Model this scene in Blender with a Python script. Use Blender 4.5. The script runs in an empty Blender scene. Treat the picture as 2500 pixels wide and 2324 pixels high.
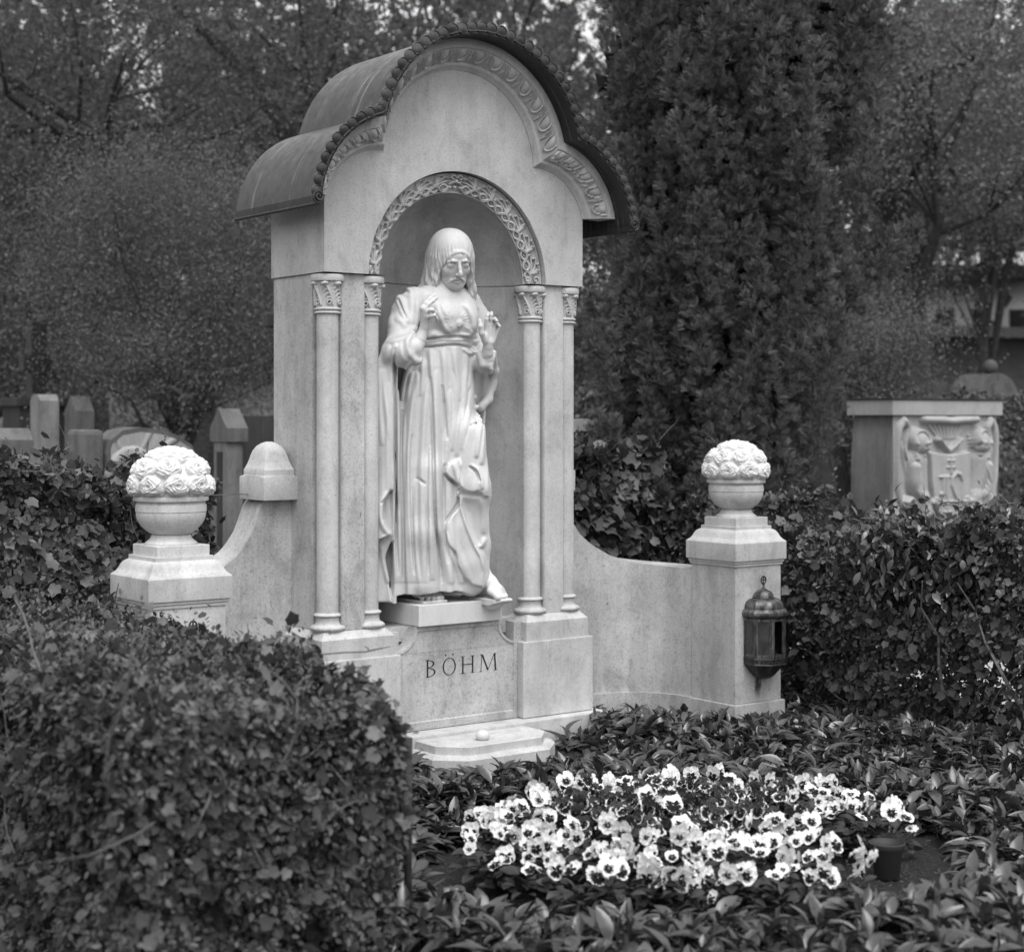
import bpy, bmesh, math, random
import numpy as np
from mathutils import Vector, Matrix
R=math.radians; PI=math.pi
rng=np.random.default_rng(7); random.seed(7)
SC=bpy.context.scene; COL=SC.collection
#@ camera, measured from the photograph (metres, monument front on y=0, facing -y)
TH=R(36.818); CX,CY,CH=-4.1374,-5.8926,1.4397; FPX=4123.1; HV=1021.5
cam=bpy.data.cameras.new('camera'); camo=bpy.data.objects.new('camera',cam); COL.objects.link(camo)
camo.location=(CX,CY,CH); camo.rotation_euler=(PI/2,0,-TH)
cam.sensor_width=36; cam.lens=FPX/2500*36; cam.shift_y=-(1162-HV)/2500; cam.clip_start=.05; cam.clip_end=400
cam.dof.use_dof=True; cam.dof.focus_distance=6.7; cam.dof.aperture_fstop=2.8; cam.dof.aperture_blades=0
SC.camera=camo
#@ sky and sun: bright overcast, black and white film
SUN_AZ=R(200); SUN_EL=R(64)      # azimuth measured from +y clockwise
wd=bpy.data.worlds.new('World'); SC.world=wd; wd.use_nodes=True
nt=wd.node_tree; nt.nodes.clear()
sky=nt.nodes.new('ShaderNodeTexSky'); sky.sky_type='NISHITA'; sky.sun_disc=False
sky.sun_elevation=SUN_EL; sky.sun_rotation=SUN_AZ; sky.air_density=4.5; sky.dust_density=2.5; sky.ozone_density=1
bw=nt.nodes.new('ShaderNodeRGBToBW'); bg=nt.nodes.new('ShaderNodeBackground'); wo=nt.nodes.new('ShaderNodeOutputWorld')
nt.links.new(sky.outputs[0],bw.inputs[0]); nt.links.new(bw.outputs[0],bg.inputs[0]); nt.links.new(bg.outputs[0],wo.inputs[0])
bg.inputs[1].default_value=.15
sl=bpy.data.lights.new('sun','SUN'); sl.energy=1.3; sl.angle=R(45); sl.color=(1,1,1)
so=bpy.data.objects.new('sun',sl); COL.objects.link(so)
sd=Vector((math.sin(SUN_AZ)*math.cos(SUN_EL),math.cos(SUN_AZ)*math.cos(SUN_EL),math.sin(SUN_EL)))
so.rotation_euler=sd.to_track_quat('Z','Y').to_euler(); so.location=sd*30
SC.view_settings.view_transform='Standard'; SC.view_settings.look='None'; SC.view_settings.gamma=1
SC.view_settings.exposure=.76
SC.render.engine='CYCLES'; cy=SC.cycles
cy.use_denoising=True; cy.max_bounces=6; cy.diffuse_bounces=3; cy.glossy_bounces=2; cy.transmission_bounces=3; cy.transparent_max_bounces=6
cy.sample_clamp_indirect=6
#@ helpers
def at(u,v,y):                       # photo pixel (2500 wide) to the point where its ray meets the plane y
    a=(u-1250)/FPX; b=-(v-HV)/FPX
    d=np.array([math.sin(TH)+a*math.cos(TH),math.cos(TH)-a*math.sin(TH),b]); t=(y-CY)/d[1]
    return np.array([CX,CY,CH])+t*d
def atd(u,v,dep):
    a=(u-1250)/FPX; b=-(v-HV)/FPX
    return np.array([CX,CY,CH])+dep*np.array([math.sin(TH)+a*math.cos(TH),math.cos(TH)-a*math.sin(TH),b])
def atz(u,v,z):
    a=(u-1250)/FPX; b=-(v-HV)/FPX
    d=np.array([math.sin(TH)+a*math.cos(TH),math.cos(TH)-a*math.sin(TH),b]); t=(z-CH)/d[2]
    return np.array([CX,CY,CH])+t*d
def tag(o,label=None,cat=None,group=None,kind=None):
    if label:o['label']=label
    if cat:o['category']=cat
    if group:o['group']=group
    if kind:o['kind']=kind
    return o
def thing(name,label,cat,loc=(0,0,0),group=None):
    o=bpy.data.objects.new(name,None); COL.objects.link(o); o.location=loc; o.empty_display_size=.1
    return tag(o,label,cat,group)
def link(name,me,mat,parent=None,smooth=False):
    o=bpy.data.objects.new(name,me); COL.objects.link(o)
    if mat:me.materials.append(mat)
    if len(me.polygons): me.polygons.foreach_set('use_smooth',np.full(len(me.polygons),bool(smooth)))
    if parent is not None:
        o.parent=parent
        if parent.type=='EMPTY': o.matrix_parent_inverse=Matrix.Translation(-parent.location)
    return o
def npmesh(name,V,F,mat,parent=None,smooth=False,org=None):
    """V (n,3) array, F (m,k) array or list of such arrays"""
    V=np.asarray(V,np.float32)
    if org is not None: V=V-np.asarray(org,np.float32)
    Fs=F if isinstance(F,list) else [F]
    me=bpy.data.meshes.new(name); me.vertices.add(len(V)); me.vertices.foreach_set('co',V.ravel())
    idx=np.concatenate([np.asarray(f,np.int32).ravel() for f in Fs]); cnt=np.concatenate([np.full(len(f),np.asarray(f).shape[1],np.int32) for f in Fs])
    me.loops.add(len(idx)); me.loops.foreach_set('vertex_index',idx)
    me.polygons.add(len(cnt)); me.polygons.foreach_set('loop_start',np.concatenate([[0],np.cumsum(cnt)[:-1]]).astype(np.int32))
    me.polygons.foreach_set('loop_total',cnt)
    me.update(calc_edges=True)
    return link(name,me,mat,parent,smooth)
def bmobj(name,bm,mat,parent=None,smooth=False):
    me=bpy.data.meshes.new(name); bmesh.ops.recalc_face_normals(bm,faces=bm.faces); bm.to_mesh(me); bm.free()
    return link(name,me,mat,parent,smooth)
def bbox(bm,x0,x1,y0,y1,z0,z1,bev=.004):
    r=bmesh.ops.create_cube(bm,size=1)['verts']
    bmesh.ops.scale(bm,vec=(x1-x0,y1-y0,z1-z0),verts=r); bmesh.ops.translate(bm,vec=((x0+x1)/2,(y0+y1)/2,(z0+z1)/2),verts=r)
    if bev:
        es=list({e for v in r for e in v.link_edges}); bmesh.ops.bevel(bm,geom=es,offset=bev,segments=2,affect='EDGES',profile=.6)
def prism(bm,poly,z0,z1,bev=0):       # poly [(x,y)], vertical extrusion
    a=[bm.verts.new((x,y,z0)) for x,y in poly]; b=[bm.verts.new((x,y,z1)) for x,y in poly]; n=len(poly); fs=[]
    for i in range(n): fs.append(bm.faces.new((a[i],a[(i+1)%n],b[(i+1)%n],b[i])))
    fs.append(bm.faces.new(a[::-1])); fs.append(bm.faces.new(b))
    if bev: bmesh.ops.bevel(bm,geom=list({e for f in fs for e in f.edges}),offset=bev,segments=2,affect='EDGES')
def extr_y(bm,poly,y0,y1):            # poly [(x,z)], extrusion along y
    a=[bm.verts.new((x,y0,z)) for x,z in poly]; b=[bm.verts.new((x,y1,z)) for x,z in poly]; n=len(poly)
    for i in range(n): bm.faces.new((a[i],a[(i+1)%n],b[(i+1)%n],b[i]))
    bm.faces.new(a); bm.faces.new(b[::-1])
def lathe(bm,prof,cx,cy,n=48,fn=None):
    rings=[]
    for r,z in prof:
        ring=[]
        for i in range(n):
            t=2*PI*i/n; rr=r*(fn(t,z) if fn else 1); ring.append(bm.verts.new((cx+rr*math.cos(t),cy+rr*math.sin(t),z)))
        rings.append(ring)
    for a,b in zip(rings[:-1],rings[1:]):
        for i in range(n): bm.faces.new((a[i],a[(i+1)%n],b[(i+1)%n],b[i]))
    bm.faces.new(rings[0][::-1]); bm.faces.new(rings[-1])
def sqlathe(bm,prof,cx,cy,asp=1):     # square-plan moulding: prof [(half,z)]
    rings=[[bm.verts.new((cx+sx*h,cy+sy*h*asp,z)) for sx,sy in((-1,-1),(1,-1),(1,1),(-1,1))] for h,z in prof]
    for a,b in zip(rings[:-1],rings[1:]):
        for i in range(4): bm.faces.new((a[i],a[(i+1)%4],b[(i+1)%4],b[i]))
    bm.faces.new(rings[0][::-1]); bm.faces.new(rings[-1])
def tube(bm,pts,rad,n=8,cap=True):
    pts=[Vector(p) for p in pts]; m=len(pts); rings=[]
    rr=rad if hasattr(rad,'__len__') else [rad]*m; up=None
    for i,p in enumerate(pts):
        t=(pts[min(i+1,m-1)]-pts[max(i-1,0)]).normalized()
        if up is None: up=t.orthogonal().normalized()
        up=(up-t*up.dot(t)); up=up.normalized() if up.length>1e-6 else t.orthogonal().normalized(); b=t.cross(up)
        rings.append([bm.verts.new(p+(up*math.cos(2*PI*k/n)+b*math.sin(2*PI*k/n))*rr[i]) for k in range(n)])
    for a,b in zip(rings[:-1],rings[1:]):
        for k in range(n): bm.faces.new((a[k],a[(k+1)%n],b[(k+1)%n],b[k]))
    if cap: bm.faces.new(rings[0][::-1]); bm.faces.new(rings[-1])
def grid_faces(nu,nv,wrap=False):
    i=np.arange(nu if wrap else nu-1)[:,None]; j=np.arange(nv-1)[None,:]; i2=(i+1)%nu
    return np.stack([i*nv+j,i2*nv+j,i2*nv+j+1,i*nv+j+1],-1).reshape(-1,4)
def smooth_by_angle(o,deg=35):
    me=o.data; me.polygons.foreach_set('use_smooth',np.ones(len(me.polygons),bool))
    try: me.set_sharp_from_angle(angle=R(deg))
    except Exception: pass
#@ materials
def newmat(name):
    m=bpy.data.materials.new(name); m.use_nodes=True; t=m.node_tree; b=t.nodes['Principled BSDF']; return m,t,b
def N(t,ty,**k):
    n=t.nodes.new(ty)
    for a,v in k.items():
        if a in n.inputs: n.inputs[a].default_value=v
        else: setattr(n,a,v)
    return n
def noise(t,scale,detail=4,rough=.55,vec=None,dist=0):
    n=N(t,'ShaderNodeTexNoise'); n.inputs['Scale'].default_value=scale; n.inputs['Detail'].default_value=detail; n.inputs['Roughness'].default_value=rough; n.inputs['Distortion'].default_value=dist
    if vec is not None: t.links.new(vec,n.inputs['Vector'])
    return n.outputs[0]
def ramp(t,src,lo,hi,a,b):
    r=N(t,'ShaderNodeMapRange'); r.inputs[1].default_value=lo; r.inputs[2].default_value=hi; r.inputs[3].default_value=a; r.inputs[4].default_value=b; r.clamp=True
    t.links.new(src,r.inputs[0]); return r.outputs[0]
def mul(t,a,b,op='MULTIPLY'):
    m=N(t,'ShaderNodeMath'); m.operation=op
    for i,x in enumerate((a,b)):
        if isinstance(x,(int,float)): m.inputs[i].default_value=x
        else: t.links.new(x,m.inputs[i])
    return m.outputs[0]
def coords(t,scale=(1,1,1)):
    g=N(t,'ShaderNodeNewGeometry'); mp=N(t,'ShaderNodeMapping'); mp.inputs['Scale'].default_value=scale
    t.links.new(g.outputs['Position'],mp.inputs[0]); return mp.outputs[0]
def stone(name,base,spk=.35,blotch=.18,rough=.75,bump=.35,streak=.12,grain=260):
    m,t,b=newmat(name); c=coords(t); cs=coords(t,(1,1,.12))
    f=ramp(t,noise(t,3.1,5,.6,c),.3,.7,1-blotch,1+blotch*.5)
    f=mul(t,f,ramp(t,noise(t,13,5,.65,cs),.35,.62,1-streak,1.0))
    fine=noise(t,grain,3,.7,c)
    f=mul(t,f,ramp(t,fine,.50,.72,1.0,1-spk))
    mid=noise(t,grain*.33,4,.75,c)
    f=mul(t,f,ramp(t,mid,.55,.74,1.0,1-spk*.8))
    f=mul(t,f,ramp(t,mid,.28,.45,1.07,1.0))
    big=noise(t,7.5,6,.72,coords(t,(1,1,.55)),.6)
    f=mul(t,f,ramp(t,big,.50,.66,1.0,1-blotch*.9))
    dr=noise(t,1.0,5,.8,coords(t,(26,26,1.6)),.3)
    f=mul(t,f,ramp(t,dr,.56,.72,1.0,1-streak*1.2))
    pit=noise(t,34,3,.6,c)
    f=mul(t,f,ramp(t,pit,.70,.74,1.0,1-spk*1.4))
    f=mul(t,f,base*1.0)
    t.links.new(f,b.inputs['Base Color']); b.inputs['Roughness'].default_value=rough; b.inputs['Specular IOR Level'].default_value=.3
    bp=N(t,'ShaderNodeBump'); bp.inputs['Strength'].default_value=bump; bp.inputs['Distance'].default_value=.002
    t.links.new(mul(t,mul(t,fine,.5),mid,'ADD'),bp.inputs['Height']); t.links.new(bp.outputs[0],b.inputs['Normal'])
    return m
def leafmat(name,lo,hi,rough=.45,spec=.4,trans=.25):
    m,t,b=newmat(name); g=N(t,'ShaderNodeNewGeometry'); c=coords(t)
    f=ramp(t,g.outputs['Random Per Island'],0,1,lo*.8,hi*.8)
    f=mul(t,f,ramp(t,noise(t,2.2,3,.6,c),.3,.7,.75,1.25))
    t.links.new(f,b.inputs['Base Color']); b.inputs['Roughness'].default_value=rough; b.inputs['Specular IOR Level'].default_value=spec
    if trans:
        tr=N(t,'ShaderNodeBsdfTranslucent'); t.links.new(f,tr.inputs[0]); mx=N(t,'ShaderNodeMixShader'); mx.inputs[0].default_value=trans
        o=[n for n in t.nodes if n.type=='OUTPUT_MATERIAL'][0]; t.links.new(b.outputs[0],mx.inputs[1]); t.links.new(tr.outputs[0],mx.inputs[2]); t.links.new(mx.outputs[0],o.inputs[0])
    return m
def plain(name,col,rough=.6,metal=0,nz=.2,sc=30,spec=.4):
    m,t,b=newmat(name); c=coords(t); f=mul(t,ramp(t,noise(t,sc,4,.6,c),.3,.7,1-nz,1+nz),col)
    t.links.new(f,b.inputs['Base Color']); b.inputs['Roughness'].default_value=rough; b.inputs['Metallic'].default_value=metal; b.inputs['Specular IOR Level'].default_value=spec
    return m
M={}
M['stone']=stone('limestone',.52,.26,.22,bump=.4,streak=.13,grain=140)
M['stone_rough']=stone('weathered_limestone',.47,.38,.30,bump=.6,streak=.15,grain=115)
M['stone_gable']=stone('speckled_limestone',.48,.32,.22,bump=.5,streak=.10,grain=130)
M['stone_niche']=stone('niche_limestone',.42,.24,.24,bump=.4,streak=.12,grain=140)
M['marble']=stone('marble',.57,.07,.10,rough=.55,bump=.08,streak=.07,grain=120)
M['ink']=plain('letter_paint',.01,.8)
M['bark']=plain('bark',.035,.9,nz=.5,sc=25)
M['twig']=plain('twig',.10,.8,nz=.4,sc=60)
# heightmap tool for carved ornament: strokes and bosses are raised with a round profile
class Relief:
    def __init__(s,w,h,px): s.w,s.h,s.px=w,h,px; s.nx=int(w/px)+1; s.ny=int(h/px)+1; s.H=np.zeros((s.nx,s.ny),np.float32); s.X,s.Y=np.meshgrid(np.arange(s.nx)*px,np.arange(s.ny)*px,indexing='ij')
    def _win(s,x0,x1,y0,y1):
        a=max(0,int(x0/s.px));b=min(s.nx,int(x1/s.px)+2);c=max(0,int(y0/s.px));d=min(s.ny,int(y1/s.px)+2);return slice(a,max(a,b)),slice(c,max(c,d))
    def stroke(s,pts,r0,hgt,r1=None,add=False,base=0):
        r1=r0 if r1 is None else r1; n=len(pts)
        for k in range(n-1):
            (ax,ay),(bx,by)=pts[k],pts[k+1]; ra=r0+(r1-r0)*k/(n-1); rb=r0+(r1-r0)*(k+1)/(n-1); rm=max(ra,rb)
            w=s._win(min(ax,bx)-rm,max(ax,bx)+rm,min(ay,by)-rm,max(ay,by)+rm); X=s.X[w];Y=s.Y[w]
            if X.size==0: continue
            dx,dy=bx-ax,by-ay; L=dx*dx+dy*dy+1e-12; t=np.clip(((X-ax)*dx+(Y-ay)*dy)/L,0,1); d=np.hypot(X-ax-t*dx,Y-ay-t*dy); rr=ra+(rb-ra)*t
            p=hgt*np.sqrt(np.clip(1-(d/rr)**2,0,1))*(rr/max(r0,r1)); p=np.where(d<rr,p+base,-9)
            s.H[w]=np.maximum(s.H[w],p)
    def bump(s,pts,r,h,taper=.18):       # soft ridge that fades out at both ends
        n=len(pts)-1
        for k in range(n):
            (ax,ay),(bx,by)=pts[k],pts[k+1]; w=s._win(min(ax,bx)-r,max(ax,bx)+r,min(ay,by)-r,max(ay,by)+r); X=s.X[w];Y=s.Y[w]
            if X.size==0: continue
            dx,dy=bx-ax,by-ay; L=dx*dx+dy*dy+1e-12; t=np.clip(((X-ax)*dx+(Y-ay)*dy)/L,0,1); d=np.hypot(X-ax-t*dx,Y-ay-t*dy)/r; g=(k+t)/n
            f=np.clip(np.minimum(g,1-g)/taper,0,1) if taper>0 else 1; f=np.sqrt(f*(2-f)) if taper>0 else 1
            s.H[w]=np.maximum(s.H[w],np.where(d<1,h*f*(.5+.5*np.cos(PI*np.clip(d,0,1)))**.8,0))
    def fill(s,poly,h,edge=.004):         # raise the inside of an outline
        P=np.array(poly); lo=P.min(0)-edge*2; hi=P.max(0)+edge*2; w=s._win(lo[0],hi[0],lo[1],hi[1]); X=s.X[w];Y=s.Y[w]
        ins=np.zeros(X.shape,bool); dm=np.full(X.shape,9.)
        for (ax,ay),(bx,by) in zip(P,np.roll(P,-1,0)):
            c=((ay>Y)!=(by>Y))&(X<(bx-ax)*(Y-ay)/(by-ay+1e-12)+ax); ins^=c
            dx,dy=bx-ax,by-ay; L=dx*dx+dy*dy+1e-12; t=np.clip(((X-ax)*dx+(Y-ay)*dy)/L,0,1); dm=np.minimum(dm,np.hypot(X-ax-t*dx,Y-ay-t*dy))
        sd=np.where(ins,dm,-dm); s.H[w]+=h*np.clip(sd/edge,0,1)
    def boss(s,x,y,rx,ry,hgt,ang=0,base=0,pw=.5):
        rm=max(rx,ry); w=s._win(x-rm,x+rm,y-rm,y+rm); X=s.X[w]-x;Y=s.Y[w]-y; c,q=math.cos(ang),math.sin(ang)
        d=((X*c+Y*q)/rx)**2+((-X*q+Y*c)/ry)**2; s.H[w]=np.maximum(s.H[w],np.where(d<1,hgt*np.clip(1-d,0,1)**pw+base,-9))
    def lump(s,x,y,rx,ry,h,ang=0,pw=.7):   # raise on top of what is there
        rm=max(rx,ry); w=s._win(x-rm,x+rm,y-rm,y+rm); X=s.X[w]-x;Y=s.Y[w]-y; c,q=math.cos(ang),math.sin(ang)
        d=((X*c+Y*q)/rx)**2+((-X*q+Y*c)/ry)**2; s.H[w]+=np.where(d<1,h*np.clip(1-d,0,1)**pw,0)
    def dig(s,x,y,rx,ry,dep,ang=0):
        rm=max(rx,ry); w=s._win(x-rm,x+rm,y-rm,y+rm); X=s.X[w]-x;Y=s.Y[w]-y; c,q=math.cos(ang),math.sin(ang)
        d=((X*c+Y*q)/rx)**2+((-X*q+Y*c)/ry)**2; s.H[w]-=np.where(d<1,dep*np.sqrt(np.clip(1-d,0,1)),0)
    def soften(s,n=1):
        for _ in range(n):
            H=s.H; P=np.pad(H,1,'edge'); s.H=(P[:-2,1:-1]+P[2:,1:-1]+P[1:-1,:-2]+P[1:-1,2:]+4*H)/8
    def at(s,x,y):
        fx=np.clip(np.asarray(x)/s.px,0,s.nx-1.001); fy=np.clip(np.asarray(y)/s.px,0,s.ny-1.001); i=fx.astype(int);j=fy.astype(int);a=fx-i;b=fy-j
        return s.H[i,j]*(1-a)*(1-b)+s.H[i+1,j]*a*(1-b)+s.H[i,j+1]*(1-a)*b+s.H[i+1,j+1]*a*b
def arc(cx,cy,r,a0,a1,n=10,r1=None):
    r1=r if r1 is None else r1
    return [(cx+(r+(r1-r)*k/n)*math.cos(R(a0+(a1-a0)*k/n)),cy+(r+(r1-r)*k/n)*math.sin(R(a0+(a1-a0)*k/n))) for k in range(n+1)]
# signed-distance sculpting on a grid, meshed with surface nets
def smin(a,b,k):
    if k<=0: return np.minimum(a,b)
    h=np.clip(.5+.5*(b-a)/k,0,1); return b+(a-b)*h-k*h*(1-h)
class Vol:
    def __init__(s,lo,hi,h):
        s.lo=np.array(lo,float); s.h=h; s.n=((np.array(hi)-s.lo)/h).astype(int)+1; s.F=np.full(s.n,.05,np.float32)
        s.ax=[(s.lo[i]+h*np.arange(s.n[i])).astype(np.float32) for i in range(3)]
    def win(s,lo,hi):
        r=[]
        for i in range(3):
            a=max(0,int((lo[i]-s.lo[i])/s.h)); b=min(int(s.n[i]),int((hi[i]-s.lo[i])/s.h)+2); r.append(slice(a,max(a,b)))
        return tuple(r)
    def xyz(s,w): return np.meshgrid(s.ax[0][w[0]],s.ax[1][w[1]],s.ax[2][w[2]],indexing='ij')
    def add(s,fn,lo,hi,k=.01,pad=.012):
        pad=max(pad,1.15*k+.006); lo=np.array(lo)-pad; hi=np.array(hi)+pad; w=s.win(lo,hi); X,Y,Z=s.xyz(w)
        if X.size: s.F[w]=smin(s.F[w],fn(X,Y,Z).astype(np.float32),k)
    def sub(s,fn,lo,hi,k=.005,pad=.01):
        lo=np.array(lo)-pad; hi=np.array(hi)+pad; w=s.win(lo,hi); X,Y,Z=s.xyz(w)
        if X.size: s.F[w]=-smin(-s.F[w],fn(X,Y,Z).astype(np.float32),k)
    def cap(s,a,b,ra,rb=None,k=.01,sub=False):      # tapered capsule
        a=np.array(a,float);b=np.array(b,float); rb=ra if rb is None else rb; d=b-a; L=float(d@d)+1e-12
        def f(X,Y,Z):
            t=np.clip(((X-a[0])*d[0]+(Y-a[1])*d[1]+(Z-a[2])*d[2])/L,0,1)
            return np.sqrt((X-a[0]-t*d[0])**2+(Y-a[1]-t*d[1])**2+(Z-a[2]-t*d[2])**2)-(ra+(rb-ra)*t)
        rm=max(ra,rb); (s.sub if sub else s.add)(f,np.minimum(a,b)-rm,np.maximum(a,b)+rm,k)
    def chain(s,pts,rs,k=.01,sub=False):
        if not hasattr(rs,'__len__'): rs=[rs]*len(pts)
        for i in range(len(pts)-1): s.cap(pts[i],pts[i+1],rs[i],rs[i+1],k,sub)
    def ell(s,c,r,k=.01,rot=None,sub=False):
        c=np.array(c,float); r=np.array(r,float); Rm=np.array(rot) if rot is not None else np.eye(3)
        def f(X,Y,Z):
            p=[(X-c[0])*Rm[i][0]+(Y-c[1])*Rm[i][1]+(Z-c[2])*Rm[i][2] for i in range(3)]
            k0=np.sqrt((p[0]/r[0])**2+(p[1]/r[1])**2+(p[2]/r[2])**2)+1e-9; k1=np.sqrt((p[0]/r[0]**2)**2+(p[1]/r[1]**2)**2+(p[2]/r[2]**2)**2)+1e-9
            return k0*(k0-1)/k1
        m=r.max(); (s.sub if sub else s.add)(f,c-m,c+m,k)
    def mesh(s,smooth=0):
        F=s.F
        for _ in range(smooth):
            P=np.pad(F,1,'edge'); F=(P[:-2,1:-1,1:-1]+P[2:,1:-1,1:-1]+P[1:-1,:-2,1:-1]+P[1:-1,2:,1:-1]+P[1:-1,1:-1,:-2]+P[1:-1,1:-1,2:]+2*F)/8
        F=F.copy(); F[0]=F[-1]=.05; F[:,0]=F[:,-1]=.05; F[:,:,0]=F[:,:,-1]=.05
        S=F<0; nx,ny,nz=F.shape
        cnt=sum(S[i:nx-1+i,j:ny-1+j,k:nz-1+k].astype(np.int8) for i in(0,1) for j in(0,1) for k in(0,1))
        act=(cnt>0)&(cnt<8); I,J,K=np.nonzero(act); ids=np.full(act.shape,-1,np.int32); ids[I,J,K]=np.arange(len(I))
        cs=[(i,j,k) for i in(0,1) for j in(0,1) for k in(0,1)]; val={c:F[I+c[0],J+c[1],K+c[2]] for c in cs}
        P=np.zeros((len(I),3)); n=np.zeros(len(I))
        for a in cs:
            for ax in range(3):
                if a[ax]==0:
                    b=list(a); b[ax]=1; b=tuple(b); va,vb=val[a],val[b]; m=(va<0)!=(vb<0); t=np.where(m,va/np.where(m,va-vb,1),0)
                    for q in range(3): P[:,q]+=np.where(m,a[q]+(t if q==ax else 0),0)
                    n+=m
        P=P/n[:,None]+np.stack([I,J,K],1); V=s.lo+P*s.h; Q=[]
        for ax in range(3):
            A=[slice(None)]*3; B=[slice(None)]*3; A[ax]=slice(0,-1); B[ax]=slice(1,None); sa=S[tuple(A)]; sb=S[tuple(B)]; o=[q for q in range(3) if q!=ax]
            m=sa!=sb; mm=m.copy(); sl=[slice(None)]*3; sl[o[0]]=0; mm[tuple(sl)]=False; sl=[slice(None)]*3; sl[o[1]]=0; mm[tuple(sl)]=False
            g=np.array(np.nonzero(mm)); ok=(g[o[0]]<act.shape[o[0]])&(g[o[1]]<act.shape[o[1]]); g=g[:,ok]; flip=sb[tuple(g)]
            def cid(d0,d1):
                h=g.copy(); h[o[0]]-=d0; h[o[1]]-=d1; return ids[tuple(h)]
            q=np.stack([cid(1,1),cid(0,1),cid(0,0),cid(1,0)],1)
            if ax==1: flip=~flip
            q[flip]=q[flip][:,::-1]; Q.append(q)
        Q=np.concatenate(Q); Q=Q[(Q>=0).all(1)]
        return V,Q
#@ ---------------- ground and paths
def groundmat(name,base,sc,bump=.6,vary=.4,fleck=0):
    m,t,b=newmat(name); c=coords(t); f=mul(t,ramp(t,noise(t,sc,6,.7,c),.25,.75,1-vary,1+vary),base); f=mul(t,f,ramp(t,noise(t,.6,4,.6,c),.3,.7,.7,1.25))
    if fleck: f=mul(t,f,mul(t,ramp(t,noise(t,90,2,.5,c),.62,.68,0,1),fleck),'ADD')
    t.links.new(f,b.inputs['Base Color']); b.inputs['Roughness'].default_value=.95; b.inputs['Specular IOR Level'].default_value=.2
    bp=N(t,'ShaderNodeBump'); bp.inputs['Strength'].default_value=bump; bp.inputs['Distance'].default_value=.02; t.links.new(noise(t,sc*1.5,6,.75,c),bp.inputs['Height']); t.links.new(bp.outputs[0],b.inputs['Normal']); return m
def sheetgrid(name,x0,x1,y0,y1,z,nx,ny,mat,amp=0,kind='structure'):
    x=np.linspace(x0,x1,nx);y=np.linspace(y0,y1,ny); X,Y=np.meshgrid(x,y,indexing='ij'); Z=z+amp*(np.sin(X*9+np.sin(Y*7)*2)*.4+np.sin(Y*13+X*5)*.3+rng.normal(0,.35,X.shape)); o=npmesh(name,np.stack([X,Y,Z],-1).reshape(-1,3),grid_faces(nx,ny),mat,None,True); return tag(o,kind=kind)
sheetgrid('ground',-60,140,-40,160,-.03,60,60,groundmat('cemetery_ground',.075,6,.5))
sheetgrid('soil',-1.75,2.4,-4.2,.9,.006,260,300,groundmat('damp_soil',.030,38,1.0,.6,.10),.010)
gp=groundmat('pale_gravel',.42,30,.3,.2)
tag(npmesh('gravel_path',[(-14,7.2,-.022),(40,7.2,-.022),(40,9.4,-.022),(-14,9.4,-.022)],np.array([[0,1,2,3]]),gp),kind='structure')
tag(npmesh('gravel_path',[(-3.3,1.9,-.018),(-2.2,1.9,-.018),(-1.6,7.19,-.018),(-2.9,7.19,-.018)],np.array([[0,1,2,3]]),gp),kind='structure')
tag(npmesh('gravel_path',[(2.9,-6,-.018),(4.1,-6,-.018),(4.4,7.19,-.018),(3.2,7.19,-.018)],np.array([[0,1,2,3]]),gp),kind='structure')
#@ ---------------- the monument
def stained():
    m=stone('limestone_with_tarnish_run',.46,.32,.24,bump=.5,streak=.16,grain=120); t=m.node_tree; b=t.nodes['Principled BSDF']; src=b.inputs['Base Color'].links[0].from_socket
    g=N(t,'ShaderNodeNewGeometry'); sp=N(t,'ShaderNodeSeparateXYZ'); t.links.new(g.outputs['Position'],sp.inputs[0]); c=coords(t,(1,1,.35))
    w=mul(t,ramp(t,noise(t,60,4,.7,c),.2,.8,-.03,.03),sp.outputs[0],'ADD')
    dx=mul(t,mul(t,mul(t,w,-1.427,'ADD'),0,'ADD'),1,'MULTIPLY'); ab=N(t,'ShaderNodeMath'); ab.operation='ABSOLUTE'; t.links.new(dx,ab.inputs[0])
    side=ramp(t,ab.outputs[0],.006,.022,1,0); zz=mul(t,ramp(t,sp.outputs[2],.15,.19,0,1),ramp(t,sp.outputs[2],.30,.26,0,1)); fr=ramp(t,sp.outputs[1],-.34,-.345,0,1)
    k=mul(t,mul(t,side,zz),fr); t.links.new(mul(t,src,ramp(t,k,0,1,1,.14)),b.inputs['Base Color']); return m
M['stone_stained']=stained()
MON=thing('grave_monument','white stone monument with arched niche, four slim columns, trefoil metal roof and curved side walls','grave monument',(0,.2,0))
def trefoil(s,n1=46,n2=160,zend=2.31):
    """front outline from the left eave to the right eave, inset by s"""
    R1=.503-s;R2=.388-s;z1=2.532;z2=2.27;cx=.40
    d=math.hypot(cx,z1-z2); a=(R1*R1-R2*R2+d*d)/(2*d); h=math.sqrt(max(R1*R1-a*a,0)); ux,uz=cx/d,(z2-z1)/d
    px,pz=a*ux,z1+a*uz; c1=(px-h*uz,pz+h*ux); c2=(px+h*uz,pz-h*ux); nx_,nz_=max((c1,c2),key=lambda p:p[1])
    th=math.atan2(nz_-z1,nx_); t2=math.atan2(nz_-z2,nx_-cx); te=math.asin((zend-z2)/R2)
    rt=[(cx+R2*math.cos(a),z2+R2*math.sin(a)) for a in np.linspace(t2,te,n1)]
    top=[(R1*math.cos(a),z1+R1*math.sin(a)) for a in np.linspace(PI-th,th,n2)]
    lf=[(-x,z) for x,z in rt[::-1]]
    return lf,top,rt
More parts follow.
